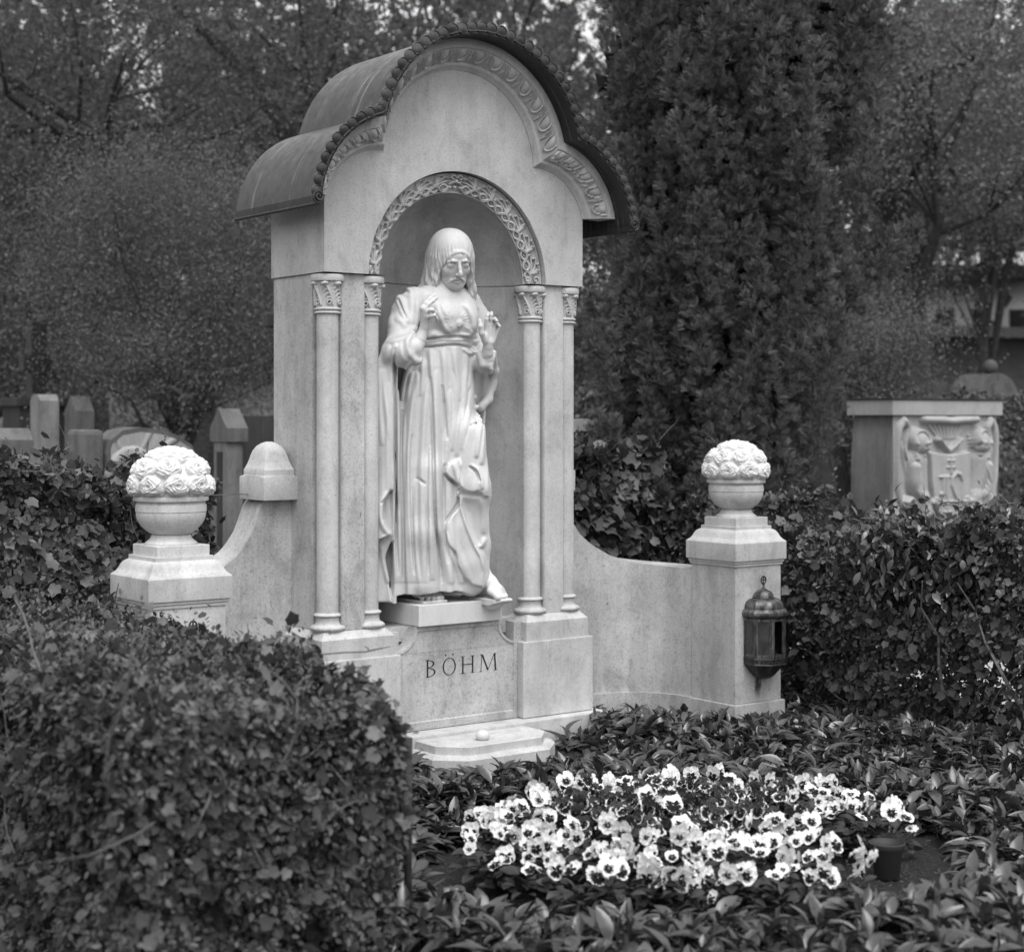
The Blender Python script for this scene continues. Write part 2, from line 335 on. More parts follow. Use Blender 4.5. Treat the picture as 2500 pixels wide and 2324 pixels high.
# gable block with the arch cut through it
def gable():
    lf,top,rt=trefoil(.03); out=[(-.67,z) for z in np.linspace(2.031,2.33,6)]+[p for p in lf if p[1]>2.335 and p[0]>-.668]+top[1:-1]+[p for p in rt if p[1]>2.335 and p[0]<.668]+[(.67,z) for z in np.linspace(2.33,2.031,6)]
    out=np.array(out); ang=np.arctan2(out[:,1]-2.031,out[:,0]); inn=np.stack([.46*np.cos(ang),2.031+.46*np.sin(ang)],1); n=len(out)
    mid=inn+(out-inn)*.3
    L=[]
    for y in (0,):
        L+= [np.c_[p[:,0],np.full(n,y),p[:,1]] for p in (inn,mid,out)]
    L.append(np.c_[out[:,0],np.full(n,.44),out[:,1]])
    L.append(np.c_[inn[:,0],np.full(n,.034),inn[:,1]])        # reveal of the arch
    i2=np.stack([.452*np.cos(ang),2.031+.452*np.sin(ang)],1)
    V=np.concatenate(L); a=np.arange(n-1); F=[]
    def st(p,q): F.append(np.stack([p*n+a,p*n+a+1,q*n+a+1,q*n+a],1))
    st(1,0);st(2,1);st(3,2);st(0,4)
    V=np.concatenate([V,[[0,.44,2.031]]]); c=len(V)-1
    F=np.concatenate(F); T=np.stack([3*n+a+1,3*n+a,np.full(n-1,c)],1)
    # undersides at z 2.031
    V=np.concatenate([V,[[-.67,.44,2.031],[-.37,.44,2.031],[-.37,0,2.031],[-.67,0,2.031],[.67,.44,2.031],[.37,.44,2.031],[.37,0,2.031],[.67,0,2.031]]]); k=c+1
    V=V.astype(float)
    Q=np.array([[k,k+1,k+2,k+3],[k+4,k+7,k+6,k+5]])
    o=npmesh('gable',V,[F,T,Q],M['stone_gable'],MON); return o
gable()
# archivolt: carved ring on a slightly splayed bed
def archivolt():
    L=PI*.415; W=.094; px=.0011; r=Relief(L,W,px)
    r.H[:]=0
    half=L/2; per=half/6.5
    def P(u,t,sgn):       # u along from the foot, t across 0 inner..1 outer
        x=u if sgn<0 else L-u
        return (x,t*W)
    for sg in(-1,1):
        for k in range(6):
            u0=.012+k*per
            for ph in (0,PI):
                pts=[P(u0+q*per/14,.27+.17*math.sin(PI*q/14*1.0*2+ph)*(1 if k or q>3 else .6),sg) for q in range(15)]
                r.stroke(pts,.0075,.010)
            for dd in (-.0042,.0042):
                pts=[P(u0+q*per/14,.27+dd/W+.17*math.sin(2*PI*q/14),sg) for q in range(15)]
                r.stroke(pts,.0028,.0125)
            for uu in(.25,.75): 
                x,y=P(u0+uu*per,.27,sg); r.boss(x,y,.0095,.006,.010)
                r.dig(x,y+ .0,.0035,.003,.006)
            # acanthus fronds that curl outward
            base=u0+per*.30
            for q,(du,t1,cu) in enumerate(((.95,.60,.012),(.70,.80,.014),(.42,.95,.012),(.12,.93,.010))):
                pts=[P(base+per*(.05+du*.85*w**1.2),.40+(t1-.40)*math.sin(w*PI/2)**(.8),sg) for w in np.linspace(0,1,9)]
                r.stroke(pts,.0075,.012,.0042)
                ex,ey=pts[-1]
                sgx=1 if sg<0 else -1
                r.stroke([(ex+sgx*a_,ey+b_) for a_,b_ in arc(0,-.0055,.0055,90,90-250,8,.002)],.0030,.013)
            x,y=P(base+per*.62,.72,sg); r.dig(x,y,.0055,.0035,.009)
            x,y=P(base+per*.25,.86,sg); r.dig(x,y,.005,.003,.009)
            x,y=P(base+per*.95,.46,sg); r.dig(x,y,.005,.003,.007)
        for t in(.27,.72):   # volutes at the foot
            x,y=P(.020,t,sg); r.stroke(arc(x,y,.016,0,400,22,.006),.0040,.012); r.boss(x,y,.007,.007,.011)
    for q in(-.028,0,.028): r.boss(half+q,.30*W,.010,.0085,.014)
    r.boss(half,.62*W,.0115,.0115,.016)
    for s in(-1,1): r.stroke([(half+s*a,b) for a,b in arc(.018,.075,.014,180,-120,14,.005)],.0045,.013); r.stroke([(half+s*.006,.05),(half+s*.02,.055),(half+s*.03,.042)],.005,.012)
    r.soften(1)
    nu,nv=1000,84; u=np.linspace(0,L,nu); v=np.linspace(0,1,nv); U,Vv=np.meshgrid(u,v,indexing='ij')
    H=r.at(U,Vv*W); edge=np.minimum(Vv,1-Vv)*W; H=np.where(edge<.004,.006,H)
    th=PI-U/.415; Rr=.376+(.455-.376)*Vv; y=.060+(.030-.060)*Vv
    H=H*1.5-.004; nr,ny=-.36,-.93; Rr=Rr+H*nr; y=y+H*ny
    V=np.stack([Rr*np.cos(th),y,2.031+Rr*np.sin(th)],-1).reshape(-1,3)
    npmesh('archivolt',V,grid_faces(nu,nv)[:,::-1],M['stone'],MON,True)
archivolt()
# projecting hood moulding with egg and dart
def hood():
    prof=[(-.004,.03,0),(-.004,-.090,0),(0,-.093,0),(.034,-.093,0),(.037,-.086,0)]+[(.038+.048*k/22,-.084+.050*(1-math.cos(k/22*PI/2))**.9,1) for k in range(23)]+[(.088,-.034,0),(.095,-.034,0),(.102,-.026,0),(.107,-.010,0),(.114,-.005,0),(.114,.002,0)]
    lines=[trefoil(s,60,420,2.335) for s,_,_ in prof]
    for name,pi_,count in (('l',0,5),('t',1,14),('r',2,5)):
        seg=[np.array(l[pi_]) for l in lines]; n=len(seg[0]); base=seg[14]; dl=np.r_[0,np.cumsum(np.hypot(*np.diff(base,axis=0).T))]; L=dl[-1]
        r=Relief(L,.06,.0011); per=L/count
        for k in range(count):
            c=(k+.5)*per; w=per*.30
            r.boss(c,.014,w*.74,.030,.011,0,0,.6)
            r.stroke([(c-w,-.002),(c-w,.016)]+[(c+a,.018+b) for a,b in arc(0,.0,w,180,360,14)][::1]+[(c+w,-.002)],.0030,.0075) if 0 else r.stroke([(c-w,0),(c-w,.020)]+[(c+w*math.cos(a),.020+.027*math.sin(a)) for a in np.linspace(PI,0,12)]+[(c+w,.02),(c+w,0)],.0036,.0125)
            e=c+per*.5
            if k<count-1: r.stroke([(e,0),(e,.048)],.0026,.011); r.stroke([(e-.010,.0),(e-.007,.03),(e,.05)],.0026,.009); r.stroke([(e+.010,.0),(e+.007,.03),(e,.05)],.0026,.009)
        V=[];m=len(prof)
        for j,(s,y,o) in enumerate(prof):
            p=seg[j]; z0=np.full(n,y,float); x=p[:,0].copy(); z=p[:,1].copy()
            if o:
                h=r.at(dl,np.full(n,(s-.038)/.048*.055)); nx=np.gradient(p[:,1]); nz=-np.gradient(p[:,0]); q=np.hypot(nx,nz); 
                cen=(0,2.532) if pi_==1 else ((-.4 if pi_==0 else .4),2.27); dx=cen[0]-x; dz=cen[1]-z; q=np.hypot(dx,dz)
                x+=dx/q*h*.6; z+=dz/q*h*.6; z0-=h*.8
            V.append(np.c_[x,z0,z])
        V=np.stack(V,1).reshape(-1,3); F=grid_faces(n,m)
        hd=npmesh('hood_moulding',V,F,M['stone'],MON); smooth_by_angle(hd,50)
        if pi_!=1:  # closing end face at the eaves
            row=V.reshape(n,m,3)[0 if pi_==0 else -1]; bm=bmesh.new(); vs=[bm.verts.new(p) for p in row]; bm.faces.new(vs); bmobj('moulding_end',bm,M['stone_gable'],hd)
hood()
# roof shell
def roof():
    a=trefoil(-.004,60,200,2.305); b=trefoil(-.016,60,200,2.298); 
    lo=np.array(a[0]+a[1][1:-1]+a[2]); hi=np.array(b[0]+b[1][1:-1]+b[2]); n=len(lo); ys=np.linspace(-.19,.50,24)
    V=[];m=len(ys)
    for P in(lo,hi): 
        for y in ys: V.append(np.c_[P[:,0],np.full(n,y),P[:,1]])
    V=np.concatenate(V); i=np.arange(n-1); F=[]
    for j in range(m-1): F.append(np.stack([j*n+i,j*n+i+1,(j+1)*n+i+1,(j+1)*n+i],1)); F.append(np.stack([(m+j)*n+i,(m+j+1)*n+i,(m+j+1)*n+i+1,(m+j)*n+i+1],1))
    F.append(np.stack([i,m*n+i,m*n+i+1,i+1],1)); F.append(np.stack([(m-1)*n+i,(m-1)*n+i+1,(2*m-1)*n+i+1,(2*m-1)*n+i],1))
    rf=npmesh('roof',V,np.concatenate(F),M['roof'],MON); smooth_by_angle(rf,40)
    for s in(-1,1):
        bm=bmesh.new(); x=s*(a[2][-1][0]+.006); bbox(bm,min(x-.004,x+s*.008),max(x+.004,x+s*.008),-.192,.502,2.272,2.312,.002)
        tube(bm,[(x+s*.012,-.19,2.276),(x+s*.012,.50,2.276)],.006,8)
        bmobj('eave_fascia',bm,M['roof_dark'],rf)
    # rolled lip, scallops and volutes along the front edge
    bm=bmesh.new(); P=[(x,-.192,z) for x,z in (b[0]+b[1][1:-1]+b[2])[::3]]; tube(bm,P,.005,6)
    lobes=((b[0],11),(b[1],28),(b[2],11))
    for pi_,(pl,cnt) in enumerate(lobes):
        p=np.array(pl); dl=np.r_[0,np.cumsum(np.hypot(*np.diff(p,axis=0).T))]
        for k in range(cnt):
            d=(k+.5)/cnt*dl[-1]; x=np.interp(d,dl,p[:,0]); z=np.interp(d,dl,p[:,1]); c=(0,2.532) if pi_==1 else ((-.4 if pi_==0 else .4),2.27); nx,nz=x-c[0],z-c[1]; q=math.hypot(nx,nz); nx/=q;nz/=q; tx,tz=-nz,nx
            tilt=random.uniform(-.12,.12); rr=dl[-1]/cnt*.56; rings=[]; ctr=(x+nx*.014,-.192,z+nz*.014); K=18
            for (f,yy) in((1.0,.003),(1.0,-.003),(.90,-.0045),(.84,-.0015),(.6,-.0045),(.25,-.0065)):
                rings.append([bm.verts.new((ctr[0]+(tx*math.cos(t)+nx*math.sin(t))*rr*f,ctr[1]+yy+math.sin(t)*tilt*.02,ctr[2]+(tz*math.cos(t)+nz*math.sin(t))*rr*f)) for t in np.linspace(0,2*PI,K,endpoint=False)])
            for r0,r1 in zip(rings[:-1],rings[1:]):
                for i in range(K): bm.faces.new((r0[i],r0[(i+1)%K],r1[(i+1)%K],r1[i]))
            bm.faces.new(rings[-1]); bm.faces.new(rings[0][::-1])
            if k<cnt-1:
                d=(k+1)/cnt*dl[-1]; x=np.interp(d,dl,p[:,0]); z=np.interp(d,dl,p[:,1]); m4=Matrix.Translation((x,-.197,z)); bmesh.ops.create_icosphere(bm,subdivisions=1,radius=.0042,matrix=m4)
    for s in(-1,1):
        cx,cz=s*(b[2][-1][0]+.006),2.302
        tube(bm,[(cx+s*x,-.196,cz+z) for x,z in arc(0,0,.027,-90,560,44,.004)],[.0045]*30+[.004]*15,6)
        bmesh.ops.create_cone(bm,cap_ends=True,segments=20,radius1=.025,radius2=.025,depth=.004,matrix=Matrix.Translation((cx,-.191,cz))@Matrix.Rotation(PI/2,4,'X'))
    o=bmobj('scalloped_trim',bm,M['trim'],rf); smooth_by_angle(o,50)
def roofmat(name,base,rough,streaks):
    m,t,b=newmat(name); c=coords(t); g=N(t,'ShaderNodeNewGeometry'); sp=N(t,'ShaderNodeSeparateXYZ'); t.links.new(g.outputs['Position'],sp.inputs[0])
    cs=coords(t,(.5,34,.5)); f=ramp(t,noise(t,6,4,.6,c),.3,.7,.7,1.25)
    s_=ramp(t,noise(t,1.0,6,.75,cs,.6),.54,.66,0,1); patch=ramp(t,noise(t,9,3,.6,c),.36,.62,0,1); s_=mul(t,s_,patch)
    f=mul(t,mul(t,f,base),mul(t,s_,streaks),'ADD'); t.links.new(f,b.inputs['Base Color']); b.inputs['Metallic'].default_value=.35
    t.links.new(ramp(t,noise(t,25,4,.6,c),.3,.7,rough-.08,rough+.12),b.inputs['Roughness']); b.inputs['Specular IOR Level'].default_value=.4
    return m
M['roof']=roofmat('weathered_metal',.028,.33,.18); M['trim']=roofmat('trim_metal',.032,.42,.03); M['roof_dark']=roofmat('dark_metal',.03,.5,.04)
roof()
# proper half dome: surface where x and z run over the half disc, y bulges back
def dome():
    A,B=.378,.29; nr,na=26,61; rr=np.sin(np.linspace(0,PI/2,nr)); an=np.linspace(0,PI,na); Rr,An=np.meshgrid(rr,an,indexing='ij')
    X=A*Rr*np.cos(An); Z=2.031+A*Rr*np.sin(An); Y=.055+B*np.sqrt(np.clip(1-Rr**2,0,1)); V=np.stack([X,Y,Z],-1).reshape(-1,3)
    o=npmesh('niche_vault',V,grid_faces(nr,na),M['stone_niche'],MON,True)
def niche_wall():
    A,B=.378,.29; n=49; th=np.linspace(PI,0,n); zs=np.r_[np.linspace(.560,2.022,30),2.0245,2.0265,2.031]; off=np.r_[np.zeros(30),.005,.005,0]
    V=np.concatenate([np.c_[(A+o)*np.cos(th),.055+(B+o)*np.sin(th),np.full(n,z)] for z,o in zip(zs,off)])
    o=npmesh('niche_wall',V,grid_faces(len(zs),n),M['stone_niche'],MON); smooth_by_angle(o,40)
    bm=bmesh.new(); bbox(bm,-.42,.42,.36,.438,.14,2.03,0); bbox(bm,-.40,.40,.08,.36,.50,.560,0); bmobj('back_wall',bm,M['stone_rough'],MON)
dome(); niche_wall()
# piers with a rebate at each front corner, and the slim columns standing in the rebates
def pier(s):
    P=[(.660,.438),(.660,.112),(.577,.112),(.577,.020),(.466,.020),(.466,.112),(.376,.112),(.376,.438)]; P=[(s*x,y) for x,y in P]
    bm=bmesh.new(); prism(bm,P,.574,2.030,.003); bmobj('pier',bm,M['stone_rough'] if s<0 else M['stone'],MON)
for s in(-1,1): pier(s)
def column(cx,cy,seed):
    bm=bmesh.new(); cyl=[(.0455,z) for z in np.linspace(.640,1.864,5)]; lathe(bm,cyl,cx,cy,40); o=bmobj('column',bm,M['stone'],MON); smooth_by_angle(o)
    bm=bmesh.new(); tor=lambda r,z0,z1,b,n=7:[(r+b*math.sin(PI*k/n)**.7,z0+(z1-z0)*k/n) for k in range(n+1)]
    lathe(bm,[(.05,.570)]+tor(.054,.573,.602,.017)+[(.052,.604),(.0495,.612),(.0485,.622),(.050,.630)]+tor(.049,.632,.647,.009)+[(.046,.650)],cx,cy,40,lambda t,z:1+(.05*max(0,math.cos(4*(t-PI/4)))**6 if z<.6 else 0))
    b=bmobj('column_base',bm,M['stone'],o); smooth_by_angle(b,60)
    bm=bmesh.new(); lathe(bm,tor(.047,1.862,1.8755,.0095)+[(.0485,1.876)]+tor(.047,1.877,1.8905,.0095)+[(.047,1.893)],cx,cy,40); b=bmobj('neck_ring',bm,M['stone'],o); smooth_by_angle(b,60)
    W=2*PI*.055; r=Relief(W,.105,.0012)
    for k in range(-1,8):
        x0=k*W/6.5+.01
        pts=[(x0+.030-.034*w**1.5,.008+.088*w) for w in np.linspace(0,1,9)]; r.stroke(pts,.0045,.009)
        r.boss(x0-.004+.0,.094,.015,.010,.018,.2)
        for q in range(5):
            zz=.028+q*.0155; xx=x0+.030-.034*((zz-.008)/.088)**1.5; r.stroke([(xx-.001,zz+.004),(xx-.010,zz+.011),(xx-.020,zz+.006),(xx-.024,zz-.003)],.0038,.008,.0022)
        r.stroke(arc(x0+.014,.018,.010,20,360,12,.007),.0035,.009); r.dig(x0+.014,.018,.0045,.0055,.010)
    nu,nv=260,80; u=np.linspace(0,W,nu,endpoint=False); v=np.linspace(0,.105,nv); U,Vv=np.meshgrid(u,v,indexing='ij'); H=r.at(U,Vv); th=U/.055+seed
    rad=.0460+.009*(Vv/.105)**1.6+H*1.15; V=np.stack([cx+rad*np.cos(th),cy+rad*np.sin(th),1.892+Vv],-1).reshape(-1,3)
    npmesh('capital',V,grid_faces(nu,nv,True),M['stone'],o,True)
    bm=bmesh.new(); lathe(bm,[(.055,1.994),(.0655,1.997),(.067,2.001),(.067,2.020),(.064,2.024)],cx,cy,48,lambda t,z:1+.05*abs(math.cos(2*t+PI/2))**2); b=bmobj('abacus',bm,M['stone'],o); smooth_by_angle(b,50)
for i,x in enumerate((-.6145,-.424,.424,.6145)): column(x,.067,i*.7)
# pedestal blocks, steps and the name block
for s in(-1,1):
    bm=bmesh.new(); x0,x1=sorted((s*.318,s*.711)); bbox(bm,x0,x1,-.025,.438,.130,.463,.005); bmobj('lower_pedestal',bm,M['stone'],MON)
for s in(-1,1):
    bm=bmesh.new(); x0,x1=sorted((s*.342,s*.690))
    rings=[[bm.verts.new(p) for p in ((x0+i,-.014+i,z),(x1-i,-.014+i,z),(x1-i,.438,z),(x0+i,.438,z))] for i,z in((0,.4635),(0,.545),(.004,.549),(.026,.573),(.03,.575))]
    for a,b in zip(rings[:-1],rings[1:]):
        for i in range(4): bm.faces.new((a[i],a[(i+1)%4],b[(i+1)%4],b[i]))
    bm.faces.new(rings[-1]); bm.faces.new(rings[0][::-1]); bmobj('upper_pedestal',bm,M['stone'],MON)
def name_outline(i):
    """half outline of the name block, inset i: bottom to top on the right"""
    P=[(.316-i,.131+i*1.6),(.316-i,.462-i*.3)]
    c=(.316+.0,.566); r=.100+i*.55
    for a in np.linspace(-90,-180,10)[0:]: P.append((c[0]-i*.0+r*math.cos(R(a)) if 1 else 0,.566-0+r*math.sin(R(a))))
    P=[p for p in P if p[1]<=.566-i+1e-6]; P.append((P[-1][0],.566-i)); return P
def name_block():
    o0=name_outline(0); o1=name_outline(.020); o2=name_outline(.023)
    def res(P,n=40):
        P=np.array(P); d=np.r_[0,np.cumsum(np.hypot(*np.diff(P,axis=0).T))]; t=np.linspace(0,d[-1],n); return np.c_[np.interp(t,d,P[:,0]),np.interp(t,d,P[:,1])]
    full=[]; 
    for P in(o0,o1,o2): q=res(P); full.append(np.r_[q,(q*[-1,1])[::-1]])
    n=len(full[0]); V=[np.c_[full[0][:,0],np.full(n,.36),full[0][:,1]]]
    for P,y in zip(full,(.016,.016,.022)): V.append(np.c_[P[:,0],np.full(n,y),P[:,1]])
    V=np.concatenate(V); F=[]; i=np.arange(n); j=(i+1)%n
    for a in range(3): F.append(np.stack([a*n+i,a*n+j,(a+1)*n+j,(a+1)*n+i],1))
    m=n//2; k=np.arange(m-1); F.append(np.stack([3*n+k,3*n+k+1,3*n+n-2-k,3*n+n-1-k],1))
    for s_ in(-1,1):
        bm=bmesh.new(); x0,x1=sorted((s_*.300,s_*.343)); bbox(bm,x0,x1,.022,.43,.40,.55,0); bmobj('filler_block',bm,M['stone_rough'],MON)
    nb=npmesh('name_block',V,np.concatenate(F)[:,::-1],M['stone_rough'],MON); smooth_by_angle(nb,25)
    # incised and blackened letters
    Y=.0205; H_=[bmesh.new()]
    def done():
        me=bpy.data.meshes.new('letter'); H_[0].to_mesh(me); H_[0].free(); H_[0]=bmesh.new(); link('letter',me,M['ink'],nb)
    def poly(pts): 
        v=[H_[0].verts.new((x,Y,z)) for x,z in pts]; H_[0].faces.new(v)
    def bar(x0,z0,x1,z1,w): poly([(x0-w/2,z0),(x0+w/2,z0),(x1+w/2,z1),(x1-w/2,z1)])
    def serif(x,z,w=.020): poly([(x-w/2,z-.0012),(x+w/2,z-.0012),(x+w/2,z+.0012),(x-w/2,z+.0012)])
    def band(pa,pb):
        for k in range(len(pa)-1): poly([pa[k],pa[k+1],pb[k+1],pb[k]])
    def L(u,v): p=at(u,v,Y); return p[0],p[2]
    z0,z1=.349,.421; zc=(z0+z1)/2
    xB,_=L(1041,1655); x=xB+.006
    bar(x,z0,x,z1,.0075); serif(x-.001,z0,.018); serif(x-.001,z1,.018)
    for c,h,w in((z0+.0195,.0195,.041),(z1-.0165,.0165,.035)):
        band([(x+w*math.cos(a)+ (0 if 0 else 0),c+h*math.sin(a)) for a in np.linspace(-PI/2,PI/2,14)],[(x+(w-.0075)*math.cos(a),c+(h-.0022)*math.sin(a)) for a in np.linspace(-PI/2,PI/2,14)])
    done(); xo,_=L(1097,1630); band([(xo+.034*math.cos(a),zc+.0375*math.sin(a)) for a in np.linspace(0,2*PI,33)],[(xo+.0275*math.cos(a-.12),zc+.0350*math.sin(a-.12)) for a in np.linspace(0,2*PI,33)])
    for s in(-1,1): poly([(xo+s*.019+.0040*math.cos(a),z1+.0135+.0040*math.sin(a)) for a in np.linspace(0,2*PI,10,endpoint=False)])
    done(); xa,_=L(1130,1640); xb,_=L(1154,1640)
    for x in(xa,xb): bar(x,z0,x,z1,.0072); serif(x,z0); serif(x,z1)
    bar(xa,zc-.001,xa,zc-.001,.001) if 0 else poly([(xa,zc-.0005),(xb,zc-.0005),(xb,zc+.0028),(xa,zc+.0028)])
    done(); xa,_=L(1175,1640); xb,_=L(1209,1640); xm=(xa+xb)/2-.002
    bar(xa-.002,z0,xa+.003,z1,.0032); bar(xb+.002,z0,xb-.003,z1,.0078); bar(xm,z0+.004,xa+.005,z1,.0078); bar(xm,z0+.004,xb-.005,z1,.0032)
    serif(xa-.002,z0,.016); serif(xb+.002,z0,.02); serif(xa,z1,.013); serif(xb,z1,.013)
    done()
name_block()
bm=bmesh.new(); bbox(bm,-.755,.755,-.078,.44,0.0,.128,.006); bmobj('plinth_step',bm,M['stone'],MON)
bm=bmesh.new(); bbox(bm,-.217,.217,-.006,.306,.5675,.657,.003); bmobj('statue_plinth',bm,M['marble'],MON)
def tray(w0,w1,yf,yc,z0,z1,ch,mat,name,par):
    def ring(i,z): return [bm.verts.new(p) for p in((w0-i,-.079,z),(w0-i,yc+i*.4,z),(w1-i*.4,yf+i,z),(-w1+i*.4,yf+i,z),(-w0+i,yc+i*.4,z),(-w0+i,-.079,z))]
    bm=bmesh.new(); rs=[ring(0,z0),ring(0,z1-ch),ring(ch,z1)]
    for a,b in zip(rs[:-1],rs[1:]):
        for i in range(6): bm.faces.new((a[i],a[(i+1)%6],b[(i+1)%6],b[i]))
    bm.faces.new(rs[-1]); bm.faces.new(rs[0][::-1]); return bmobj(name,bm,mat,par)
tray(.315,.205,-.355,-.25,0,.078,.016,M['stone'],'base_ledge',MON)
SL=tray(.282,.188,-.322,-.222,.0785,.112,.003,M['stone'],'stone_slab',None); tag(SL,'loose thin white slab with cut corners lying on the ledge below the carved name','stone slab')
bm=bmesh.new(); bmesh.ops.create_icosphere(bm,subdivisions=4,radius=1); 
for v in bm.verts: v.co=Vector((v.co.x*.030,v.co.y*.028,max(v.co.z,-.72)*.024))+Vector((-.052,-.232,.1295))
o=bmobj('round_stone',bm,M['marble'],None,True); tag(o,'white egg-shaped stone lying on the loose slab under the carved name','stone')
# wing walls with a swept top, curving forward to the end pillars
def wing(s):
    pth=np.array([(.657,.285),(.798,.292),(.812,.292),(.84,.292),(.89,.292),(.96,.288),(1.06,.272),(1.145,.235),(1.205,.188),(1.250,.125),(1.275,.05),(1.288,-.02),(1.296,-.065)])
    zt=np.array([1.102,1.102,1.03,.965,.895,.842,.787,.757,.745,.739,.736,.734,.734])
    d=np.r_[0,np.cumsum(np.hypot(*np.diff(pth,axis=0).T))]; t=np.linspace(0,d[-1],90)
    # smooth interpolation (Catmull-like through dense blending)
    def sm(v,k=10):
        q=np.interp(t,d,v)
        for _ in range(k): q[1:-1]=(q[:-2]+2*q[1:-1]+q[2:])/4
        return q
    x=sm(pth[:,0]); y=sm(pth[:,1]); z=sm(zt,3); tx=np.gradient(x); ty=np.gradient(y); q=np.hypot(tx,ty); nx,ny=-ty/q,tx/q  # normal to the back/outside
    th=.165; n=len(x)
    def wall(name,off0,off1,z0,z1,mat):
        V=np.concatenate([np.c_[x+nx*off0,y+ny*off0,z0],np.c_[x+nx*off0,y+ny*off0,z1],np.c_[x+nx*off1,y+ny*off1,z1],np.c_[x+nx*off1,y+ny*off1,z0]]); V[:,0]*=s
        i=np.arange(n-1); F=[np.stack([a*n+i,a*n+i+1,b*n+i+1,b*n+i],1) for a,b in((0,1),(1,2),(2,3))]; F=np.concatenate(F)
        if s>0: F=F[:,::-1]
        o=npmesh(name,V,F,mat,MON); smooth_by_angle(o,30); return o
    wall('wing_wall',0,th,np.full(n,.0),z,M['stone_rough'])
    wall('wall_footing',-.022,.05,np.full(n,0),np.full(n,.135),M['stone_rough'])
    # small capped stub where the wall meets the pier
    bm=bmesh.new(); x0,x1=sorted((s*.655,s*.818)); bbox(bm,x0,x1,.233,.445,1.103,1.200,.005); cx=(x0+x1)/2; cyy=.339
    prof=[(.080,1.200),(.080,1.203),(.076,1.205),(.076,1.228),(.072,1.236),(.067,1.25),(.062,1.268),(.059,1.285),(.054,1.305),(.045,1.323),(.030,1.336),(.012,1.343)]
    rings=[]
    for h,zz in prof:
        rr=min(1,(1.343-zz)/.12) ; p=2+6*rr; k=20; ring=[]
        for a in np.linspace(0,2*PI,k,endpoint=False)+PI/4:
            c_,s_=math.cos(a),math.sin(a); f=(abs(c_)**p+abs(s_)**p)**(-1/p); ring.append(bm.verts.new((cx+h*f*c_,cyy+h*1.28*f*s_,zz)))
        rings.append(ring)
    for a,b in zip(rings[:-1],rings[1:]):
        for i in range(20): bm.faces.new((a[i],a[(i+1)%20],b[(i+1)%20],b[i]))
    bm.faces.new(rings[-1]); o=bmobj('stub_cap',bm,M['stone'],MON); smooth_by_angle(o,30)
    # end pillar
    cx,cyy=s*1.433,-.199; cxs=s*1.2893
    cx=s*1.4331
    bm=bmesh.new(); h=.1465; bbox(bm,cx-h,cx+h,cyy-h,cyy+h,.135,.762,.004); bbox(bm,cx-h-.014,cx+h+.014,cyy-h-.014,cyy+h+.014,0,.1345,.005); p=bmobj('end_pillar',bm,M['stone_stained'] if s>0 else M['stone'],MON)
    bm=bmesh.new(); sqlathe(bm,[(.1520,.7625),(.1525,.772),(.1570,.776),(.1570,.7875)],cx,cyy); 
    sqlathe(bm,[(.1640,.788),(.1645,.790),(.1645,.868),(.1625,.8715),(.150,.882),(.143,.893),(.138,.905),(.132,.915),(.124,.922),(.1165,.926),(.1150,.927),(.1150,.941),(.1125,.942)],cx,cyy)
    sqlathe(bm,[(.103,.9425),(.103,.979),(.101,.981)],cx,cyy); smooth_by_angle(bmobj('pillar_cap',bm,M['stone'],p),28)
# pillar x in the fit: cap spans 1.2687..1.5975, centre 1.433
for s in(-1,1): wing(s)
